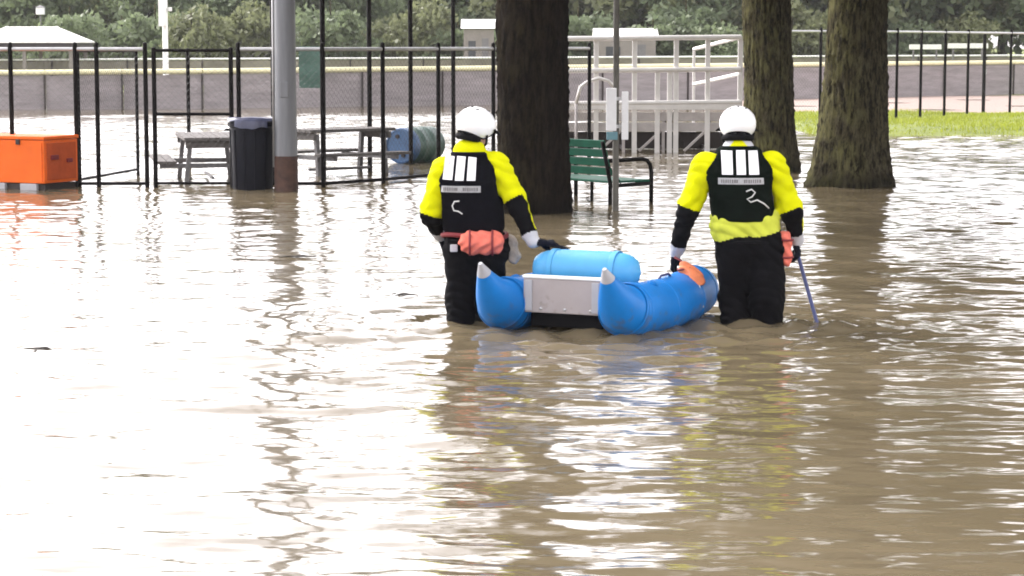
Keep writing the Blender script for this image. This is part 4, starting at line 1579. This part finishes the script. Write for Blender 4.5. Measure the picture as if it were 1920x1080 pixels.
def person(label, D, px0, J, heavy, yaw, pitch, tilt, hem, vestmat, zl_py, zh_py, bars, band, squig, hands, stance):
    o = Pd(px0, 606, D)
    root = thing('person', label, 'person', (o.x, D, 0.0))
    def L(k, dy=0.0):
        p = Pd(k[0], k[1], D + dy)
        return Vector((p.x - o.x, p.y - D, p.z))
    B = Body()
    T, R = head(B, L(J['head'], J.get('head_dy', 0.05)), yaw, pitch, tilt)
    neck0 = L(J['neck'], 0.0)
    hc = L(J['head'], J.get('head_dy', 0.05))
    B.cone(neck0 + Vector((0, 0, -0.02)), hc + Vector((0, -0.01, -0.05)), 0.062, 0.054, HAIR, 0.02)
    B.cone(neck0 + Vector((-0.03, 0.0, 0.0)), neck0 + Vector((0.03, 0.0, 0.005)), 0.068, 0.068, J.get('collar', CUFF), 0.015, 0.95)
    ch, wa, pe = L(J['chest']), L(J['waist']), L(J['pelvis'])
    shl, shr = L(J['shl']), L(J['shr'])
    tors = []
    def tc(*a, **k):
        B.cone(*a, **k); tors.append(B.pr[-1])
    sxv = (shr - shl)
    tc(shl + sxv * 0.14 + Vector((0, 0, -0.03)), shr - sxv * 0.14 + Vector((0, 0, -0.03)), 0.088, 0.088, YEL, k=0.05, sy=0.95)
    tc(neck0 + Vector((0, 0, -0.03)), ch, 0.10, 0.135, YEL, k=0.05, sy=0.86)
    tc(ch + Vector((-0.055, 0, 0)), wa + Vector((-0.05, 0, 0)), 0.125, 0.118, BLK, k=0.05, sy=0.95)
    tc(ch + Vector((0.055, 0, 0)), wa + Vector((0.05, 0, 0)), 0.125, 0.118, BLK, k=0.05, sy=0.95)
    if hem:
        hz = L(hem)
        B.cone(hz + Vector((-0.085, 0, 0)), hz + Vector((0.085, 0, 0)), 0.148, 0.148, HEM, 0.012, 0.95)
        B.pr[-1] = ('c', *B.pr[-1][1:])
    # pelvis and legs
    B.cone(pe + Vector((-0.08, 0, 0.0)), pe + Vector((0.08, 0, 0.0)), 0.140, 0.140, BLK, 0.04, 0.95)
    for s, st in stance.items():
        hip, knee, ank, dyk, dya = st
        h_, k_, a_ = L(hip), L(knee, dyk), L(ank, dya)
        a_.z = -0.33
        B.cone(h_, k_, heavy[0], heavy[1], BLK, 0.04)
        B.cone(k_, a_, heavy[1], heavy[2], BLK, 0.03)
        B.cone(a_ + Vector((0, -0.04, -0.03)), a_ + Vector((0, 0.17, -0.055)), 0.05, 0.045, BLK, 0.03)
    # arms
    arm_cut = []
    for s in ('l', 'r'):
        sh, el, wr = L(J['sh' + s]), L(J['el' + s], J['el' + s + '_dy']), L(J['wr' + s], J['wr' + s + '_dy'])
        split = sh.lerp(el, J.get('split' + s, 0.86))
        B.cone(sh, split, 0.087, 0.077, YEL, 0.05)
        B.cone(split.lerp(el, 0.35), el, 0.071, 0.068, BLK, 0.03)
        mid = el.lerp(wr, 0.8)
        B.cone(el, mid, 0.067, 0.047, BLK, 0.025)
        B.cone(mid.lerp(wr, 0.15), wr.lerp(mid, 0.05), 0.050, 0.046, CUFF, 0.008)
        # yellow stripe down the outside of the forearm
        ox_ = Vector((-0.034 if s == 'l' else 0.036, -0.01, 0.0))
        if J.get('stripe' + s, True):
            B.cone(split + ox_ * 1.25, el.lerp(wr, 0.62) + ox_ * 0.8, 0.040, 0.026, YEL, 0.01)
        arm_cut.append((sh + Vector((0, 0, .02)), el, 0.100, 0.088))
        hd = hands[s]
        B.cone(wr, wr + Vector(hd['dir']).normalized() * 0.03, 0.034, 0.028, GLOVE, 0.012)
        hand(B, wr + Vector(hd['dir']).normalized() * 0.015, hd['dir'], hd['palm'], hd['side'], hd.get('curl', 0.6), hd.get('L', 0.19))
    lo, hi = B.bounds()
    def bf(p):
        d = B.fn(p)
        am = 0.0085 * smooth01((hc.z - 0.16 - p[:, 2]) / 0.05) 
        # keep hands free of folds
        for s in ('l', 'r'):
            wr = np.array(L(J['wr' + s], J['wr' + s + '_dy']))
            r = np.linalg.norm(p - wr, axis=1)
            am = am * smooth01((r - 0.03) / 0.06) if s == 'l' else am * smooth01((r - 0.03) / 0.06)
        hb = np.zeros(len(p))
        return d + folds(p, 1.0) * am
    def bf2(p):
        d = bf(p)
        return d
    sdf_mesh('body', bf2, lo, hi, 0.0085, [M['skin'], M['suit_yellow'], M['suit_black'], M['cuff'], M['glove'], M['suit_pale'], M['hair']], root, B.region)
    helmet_parts(root, T, R)
    # eyes
    for s in (-1, 1):
        MB().lathe([(0, -0.011), (0.008, -0.008), (0.011, 0), (0.008, 0.008), (0, 0.011)], 10, T((s * 0.03, 0.088, 0.008))).build('eye', M['reflect'], root, smooth=True)
    ts = set(id(q) for q in tors)
    zlo, zhi = L((0, zl_py)).z, L((0, zh_py)).z
    loc2 = lambda k: (L(k).x, L(k).z)
    vo, sy, patch = vest_parts(root, B, lambda q: id(q) in ts, arm_cut, zlo, zhi, vestmat,
                               [[loc2(c) for c in b] for b in bars], [loc2(c) for c in band], [loc2(c) for c in squig], 0)
    return root, B, L, patch, sy


heavy = (0.118, 0.108, 0.088)
JR = dict(head=(1383, 243), head_dy=0.05, neck=(1384, 281), chest=(1388, 338), waist=(1394, 412), pelvis=(1406, 455),
          shl=(1322, 309), shr=(1448, 307), ell=(1289, 398), ell_dy=0.02, wrl=(1268, 472), wrl_dy=0.24,
          elr=(1484, 398), elr_dy=-0.02, wrr=(1494, 450), wrr_dy=0.06, splitl=0.8, splitr=0.85, stripel=False)
person_r, BR, LR, patch_r, sy_r = person(
    'rescuer in white helmet and yellow black drysuit walking at the right of the raft', 14.90, 1402, JR, heavy, 0.05, -0.12, 0.0,
    (1396, 421), M['vest_green'], 414, 273,
    [[(1350, 325), (1370, 325), (1370, 281), (1350, 281)], [(1377, 325), (1394, 325), (1394, 280), (1377, 280)], [(1400, 325), (1419, 325), (1418, 281), (1400, 281)]],
    [(1343, 343), (1428, 343), (1427, 331), (1343, 331)],
    [(1394, 356), (1404, 352), (1411, 358), (1405, 366), (1396, 370), (1403, 376), (1415, 372), (1428, 379), (1438, 388)],
    {'l': dict(dir=(-0.12, 0.25, -0.95), palm=(0.55, 0.6, -0.1), side=(0.2, 0.85, 0.2), curl=0.75),
     'r': dict(dir=(0.05, 0.15, -0.98), palm=(-0.9, 0.3, 0), side=(0.25, 0.95, 0.15), curl=0.95)},
    {'l': ((1376, 470), (1379, 560), (1385, 600), 0.10, -0.06), 'r': ((1440, 470), (1438, 560), (1437, 600), -0.02, 0.10)})

JL = dict(head=(891, 244), head_dy=0.04, neck=(880, 284), chest=(879, 342), waist=(888, 418), pelvis=(893, 462),
          shl=(834, 318), shr=(930, 308), ell=(808, 402), ell_dy=0.02, wrl=(824, 440), wrl_dy=0.16,
          elr=(972, 388), elr_dy=-0.06, wrr=(999, 453), wrr_dy=-0.12, splitl=0.88, splitr=0.72, stripel=False, collar=YEL)
person_l, BL_, LL, patch_l, sy_l = person(
    'rescuer in white helmet leaning to the raft with a red bag on the back', 15.02, 884, JL, (0.112, 0.100, 0.080), 0.75, -0.18, 0.10,
    None, M['vest'], 436, 284,
    [[(831, 334), (849, 335), (853, 292), (836, 290)], [(854, 336), (870, 336), (874, 292), (858, 291)], [(876, 336), (892, 336), (894, 294), (879, 292)]],
    [(828, 358), (902, 358), (902, 346), (829, 346)],
    [(862, 374), (853, 375), (849, 383), (852, 392), (860, 393), (868, 398)],
    {'l': dict(dir=(0.25, 0.55, -0.6), palm=(0.8, -0.2, 0.2), side=(0.1, 0.6, 0.7), curl=0.8),
     'r': dict(dir=(0.97, 0.02, -0.13), palm=(-0.1, 0.0, -1), side=(0.0, 1.0, 0.0), curl=0.2, L=0.225)},
    {'l': ((866, 478), (864, 560), (866, 600), 0.04, -0.05), 'r': ((918, 478), (915, 560), (912, 600), 0.14, 0.22)})


# throw bags worn at the waist (children of the wearer)
def waist_bag(root, L, c, dy, w_, h_, d_, mat_, straps, tiltz=0.0):
    p = L(c, dy)
    B = Body()
    B.cone(p + Vector((-w_ / 2 + h_ / 2, 0, 0)), p + Vector((w_ / 2 - h_ / 2, 0, tiltz)), h_ / 2, h_ / 2, 0, 0.02, d_ / h_)
    lo, hi = B.bounds(0.03)
    fn = lambda q: B.fn(q) + 0.006 * np.sin(q[:, 0] * 70 + 4 * np.sin(q[:, 2] * 30)) + 0.003 * np.sin(q[:, 2] * 90)
    bag = sdf_mesh('throw_bag', fn, lo, hi, 0.007, mat_, root)
    for f in straps:
        x = p.x + f * w_
        pts = [(x, p.y - math.sin(a) * (d_ / 2 + .006), p.z + tiltz * (f + .5) + math.cos(a) * (h_ / 2 + .004)) for a in np.linspace(0.1, 3.0, 12)]
        MB().tube(pts, 0.0075, 8).build('bag_strap', M['strap_red'], bag, smooth=True)
    return bag


yb = sy_l(LL((900, 430)).x, LL((900, 432)).z) or -0.15
waist_bag(person_l, LL, (903, 455), -0.175, 0.30, 0.155, 0.15, M['bag_red'], (-0.26, 0.24))
# belt round the left rescuer
pe = LL((890, 441))
MB().tube([(pe.x + math.cos(a) * 0.215, math.sin(a) * 0.150, pe.z + 0.012 * math.sin(a * 2)) for a in np.linspace(0, 2 * math.pi, 40)], 0.017, 8, caps=False).build('belt', M['strap_red'], person_l, smooth=True)
MB().box((LL((852, 462)).x, -0.135, LL((852, 462)).z), (0.05, 0.03, 0.05), None, 0.008).build('buckle', M['cuff'], person_l)
# beige pouch on the left rescuer's right hip
pb = Body()
q = LL((960, 462), 0.03)
pb.cone(q + Vector((-0.01, 0, 0.045)), q + Vector((0.015, 0, -0.07)), 0.04, 0.045, 0, 0.02, 0.8)
lo, hi = pb.bounds(0.03)
M['beige'] = material('beige_pouch_fabric', (0.33, 0.28, 0.23), 0.85, vary=0.3, scale=25, bump=0.004, bscale=60)
sdf_mesh('hip_pouch', lambda p_: pb.fn(p_) + 0.004 * np.sin(p_[:, 2] * 80 + p_[:, 0] * 40), lo, hi, 0.007, M['beige'], person_l)
# red bag on the right rescuer's right hip
rb = Body()
q = LR((1472, 462), -0.02)
rb.cone(q + Vector((-0.006, 0, 0.06)), q + Vector((0.004, 0, -0.09)), 0.048, 0.045, 0, 0.02, 1.2)
lo, hi = rb.bounds(0.03)
bagr = sdf_mesh('throw_bag', lambda p_: rb.fn(p_) + 0.005 * np.sin(p_[:, 2] * 75 + 2 * np.sin(p_[:, 0] * 50)), lo, hi, 0.007, M['bag_red'], person_r)
for dz in (0.045, -0.07):
    MB().tube([(q.x + math.cos(a) * 0.052, q.y + math.sin(a) * 0.062, q.z + dz) for a in np.linspace(0, 2 * math.pi, 24)], 0.007, 8, caps=False).build('bag_strap', M['strap_red'], bagr, smooth=True)
pe = LR((1403, 452))
MB().tube([(pe.x + math.cos(a) * 0.222, math.sin(a) * 0.146, pe.z + 0.006 * math.sin(a * 3)) for a in np.linspace(0, 2 * math.pi, 40)], 0.010, 8, caps=False).build('belt', M['rubber'], person_r, smooth=True)

# ------------------------------------------------------------------ raft
TH = math.radians(-25)
sc_ = Pd(1058, 600, 14.42)
raft = thing('raft', 'bright blue inflatable raft with grey transom between the two rescuers', 'raft', (sc_.x, 14.42, 0.0), TH)


def catmull(pts, n):
    P_ = [Vector(p) for p in pts]
    P_ = [P_[0] * 2 - P_[1]] + P_ + [P_[-1] * 2 - P_[-2]]
    out = []
    for i in range(1, len(P_) - 2):
        for k in range(n):
            t = k / n
            a, b, c, d = P_[i - 1], P_[i], P_[i + 1], P_[i + 2]
            out.append(0.5 * ((2 * b) + (c - a) * t + (2 * a - 5 * b + 4 * c - d) * t * t + (3 * b - a - 3 * c + d) * t ** 3))
    out.append(P_[-2])
    return out


tz, RT = 0.142, 0.176
for s in (-1, 1):
    path = catmull([(s * 0.43, 0.02, tz + .02), (s * 0.44, 0.32, tz), (s * 0.46, 0.65, tz), (s * 0.46, 0.95, tz + .01), (s * 0.44, 1.18, tz + .03)], 8)
    hull = MB().tube(path, RT, 32, caps=False).build('hull_tube', M['raft'], raft, smooth=True)
    e = path[-1]
    pts = [e + Vector((-s * 0.03 * f, 0.24 * f, 0.07 * f * f)) for f in np.linspace(0, 1, 12)]
    MB().tube(pts, [RT * math.sqrt(max(0, 1 - f ** 2.2)) + .003 for f in np.linspace(0, 1, 12)], 32).build('bow_cone', M['raft'], raft, smooth=True, sharp=60)
    for k in (1, 12, 23):
        c, tn = path[k], (path[k + 1] - path[k - 1]).normalized()
        MB().lathe([(RT + .0005, -0.022), (RT + .004, -0.018), (RT + .004, 0.018), (RT + .0005, 0.022)], 32, c, tn).build('seam_tape', M['raft'], hull, smooth=True, sharp=40)
    # carrying strap sewn on top, valve
    c = Vector((s * 0.455, 0.62, tz + RT))
    MB().tube([c + Vector((0, -0.11, -0.004)), c + Vector((0, -0.07, 0.018)), c + Vector((0, 0.07, 0.018)), c + Vector((0, 0.11, -0.004))], 0.009, 8).build('carry_handle', M['paddle'], raft, smooth=True)
    c = Vector((s * (0.44 + RT * 0.30), 0.30, tz + RT * 0.954))
    MB().lathe([(0.034, -0.004), (0.034, 0.006), (0.022, 0.010), (0.02, 0.016), (0, 0.016)], 16, c, Vector((s * 0.30, 0, 0.954))).build('valve', M['raft'], raft, smooth=True, sharp=40)
# stern cones curving up to a pointed tip
for s in (-1, 1):
    pts, rr = [], []
    for i in range(15):
        f = i / 14
        pts.append((s * 0.43, 0.02 - 0.38 * f, tz + .02 + 0.30 * f ** 1.7))
        rr.append((RT - .012) * (1 - f ** 1.5) + 0.012)
    nb = 12
    MB().tube(pts[:nb + 1], rr[:nb + 1], 32, caps=False).build('stern_cone', M['raft'], raft, smooth=True)
    MB().tube(pts[nb:], [r + .0015 for r in rr[nb:]], 32).build('cone_tip', M['raft_tip'], raft, smooth=True, sharp=60)
    MB().lathe([(rr[2] + .001, -0.02), (rr[2] + .006, -0.014), (rr[2] + .006, 0.014), (rr[2] + .001, 0.02)], 32, Vector(pts[2]), Vector(pts[3]) - Vector(pts[1])).build('seam_tape', M['raft'], raft, smooth=True, sharp=40)
# transom board
tb = MB().box((0, -0.02, 0.235), (0.55, 0.035, 0.225), None, 0.008).build('transom', M['transom'], raft)
MB().box((0, -0.02, 0.357), (0.56, 0.05, 0.02), None, 0.006).build('transom_cap', M['white_paint'], tb)
MB().box((-0.235, -0.041, 0.235), (0.05, 0.012, 0.2), None, 0.004).build('edge_plate', M['raft_tip'], tb)
MB().box((0.235, -0.041, 0.235), (0.05, 0.012, 0.2), None, 0.004).build('edge_plate', M['raft_tip'], tb)
# floor, keel board and the fat inflated cross tube
MB().box((0, 0.60, 0.085), (0.60, 1.0, 0.06), None, 0.02).build('floor', M['rubber'], raft)
MB().box((0, 0.05, 0.07), (0.50, 0.05, 0.09), None, 0.01).build('keel_board', M['rubber'], raft)
fs = np.linspace(-1, 1, 25)
MB().tube([(0.385 * f, 0.36, 0.372) for f in fs], [0.012 + 0.120 * (1 - abs(f) ** 5.0) ** 0.5 for f in fs], 28).build('cross_tube', M['raft_light'], raft, smooth=True, sharp=60)
for x in (-0.22, 0.22):
    MB().lathe([(0.1325, -0.02), (0.136, -0.016), (0.136, 0.016), (0.1325, 0.02)], 28, (x, 0.36, 0.372), (1, 0, 0)).build('tube_band', M['raft_light'], raft, smooth=True, sharp=40)
    MB().bar((x, 0.36, 0.26), (x, 0.36, 0.10), 0.05, 0.05, (0, 1, 0)).build('tube_strut', M['rubber'], raft)
for x in (-0.15, 0.02, 0.2):
    MB().lathe([(0, 0.006), (0.008, 0.005), (0.011, 0.0)], 10, (x, -0.038, 0.15), (0, -1, 0)).build('bolt', M['galv'], tb, smooth=True)

# orange bag on the raft's side by the right rescuer's hand
ob = Body()
c = Pd(1294, 512, 15.02)
a, b_ = Vector((-0.03, 0.03, 0.03)), Vector((0.035, -0.02, -0.045))
ob.cone(a, b_, 0.048, 0.062, 0, 0.02, 0.9)
t = thing('rescue_bag', 'small orange rope bag hanging on the raft under the right rescuer\'s hand', 'bag', c)
lo, hi = ob.bounds(0.03)
sdf_mesh('bag', lambda p_: ob.fn(p_) + 0.006 * np.sin(p_[:, 2] * 80 + p_[:, 0] * 60 + 3 * np.sin(p_[:, 1] * 50)), lo, hi, 0.006, M['bag_orange'], t)
MB().tube([a + Vector((math.cos(u) * 0.05, math.sin(u) * 0.045, 0.0 + .01 * math.cos(u))) for u in np.linspace(0, 6.283, 20)], 0.008, 8, caps=False).build('draw_cord', M['strap_red'], t, smooth=True)
MB().tube([b_ + Vector((0.02, -0.05, -0.03)), b_ + Vector((0.035, -0.055, -0.09)), b_ + Vector((0.04, -0.05, -0.14)), b_ + Vector((0.05, -0.045, -0.18))], 0.006, 6).build('rope_end', M['rope'], t, smooth=True)
MB().tube([a, a + Vector((-.03, .02, .05)), a + Vector((-.07, .05, .07))], 0.008, 6).build('carry_loop', M['strap_red'], t, smooth=True)

# paddle held by the right rescuer
h0 = Pd(1496, 478, 14.97)
h1 = Pd(1527, 588, 14.80)
d_ = (h1 - h0).normalized()
t = thing('paddle', 'dark blue paddle held in the right rescuer\'s right hand, dipping into water', 'paddle', h0)
MB().tube([-d_ * 0.07, d_ * 0.55], 0.013, 12).build('shaft', M['paddle'], t, smooth=True, sharp=40)
MB().tube([-d_ * 0.07 + Vector((-0.045, 0, 0.005)), -d_ * 0.07 + Vector((0.045, 0, 0.02))], 0.014, 10).build('grip', M['paddle_blade'], t, smooth=True, sharp=40)
side = Vector((1, 0.3, 0)).normalized()
V = []
for sgn in (-1, 1):
    for f, wv in ((0.47, 0.014), (0.53, 0.05), (0.62, 0.075), (0.78, 0.08), (0.84, 0.06)):
        for k in (-1, 1):
            V.append(d_ * f + side * wv * k + d_.cross(side).normalized() * 0.006 * sgn)
Q = []
for i in range(4):
    a0 = i * 2
    Q += [(a0, a0 + 1, a0 + 3, a0 + 2), (10 + a0, 12 + a0, 13 + a0, 11 + a0), (a0, a0 + 2, 12 + a0, 10 + a0), (a0 + 1, 11 + a0, 13 + a0, a0 + 3)]
Q += [(8, 9, 19, 18), (0, 10, 11, 1)]
MB().add(V, Q).build('blade', M['paddle_blade'], t)

# ------------------------------------------------------------------ dark ripples, stood in for by added sticks and leaves
rg = random.Random(9)
for i, (px_, py_, ln, lab) in enumerate(((78, 657, 0.22, 'added dark sticks standing in for a dark ripple at the far left'),
                                         (758, 553, 0.16, 'small dark twigs floating left of the left rescuer\'s legs'),  # also added sticks standing in for a dark ripple
                                         (560, 482, 0.24, 'added sticks standing in for a dark ripple in pale water below the trash can'))):
    c = P(px_, py_)
    t = thing('added_ripple_mark', lab, 'ripple_mark', (c.x, c.y, 0.004))
    for k in range(4):
        a = rg.uniform(-0.5, 0.5)
        off = Vector((rg.uniform(-.5, .5) * ln * .6, rg.uniform(-.08, .08), 0)) if k else Vector((0, 0, 0))
        l = ln * rg.uniform(0.45, 1)
        d = Vector((math.cos(a), math.sin(a), 0)) * l / 2
        sd_ = Vector((-math.sin(a), math.cos(a), 0)) * l
        MB().tube([off - d, off - d * .3 + sd_ * rg.uniform(-.1, .1) + Vector((0, 0, .006)), off + d * .4 + sd_ * rg.uniform(-.1, .1) + Vector((0, 0, .008)), off + d],
                  [0.003, 0.006, 0.005, 0.002], 6).build('dark_streak', M['ripple_mark'], t, smooth=True)
    for k in range(3):
        c2 = Vector((rg.uniform(-.6, .6) * ln, rg.uniform(-.1, .1), 0.004))
        a = rg.uniform(0, 6.28)
        u, v = Vector((math.cos(a), math.sin(a), 0.12)) * 0.035, Vector((-math.sin(a), math.cos(a), 0.1)) * 0.018
        MB().add([c2 - u, c2 - v, c2 + u, c2 + v, c2 + Vector((0, 0, 0.006))], [(0, 1, 4), (1, 2, 4), (2, 3, 4), (3, 0, 4), (3, 2, 1, 0)]).build('leaf', M['ripple_mark'], t)

# ------------------------------------------------------------------ damp air
hm = bpy.data.materials.new('damp_air')
hm.use_nodes = True
n = hm.node_tree
n.nodes.clear()
o_ = n.nodes.new('ShaderNodeOutputMaterial')
v_ = n.nodes.new('ShaderNodeVolumePrincipled')
v_.inputs['Color'].default_value = (0.92, 0.93, 0.95, 1)
v_.inputs['Density'].default_value = 0.00025
n.links.new(v_.outputs[0], o_.inputs['Volume'])
tag(MB().box((0, 60, 7.0), (130, 180, 17.0)).build('haze', hm), kind='stuff')
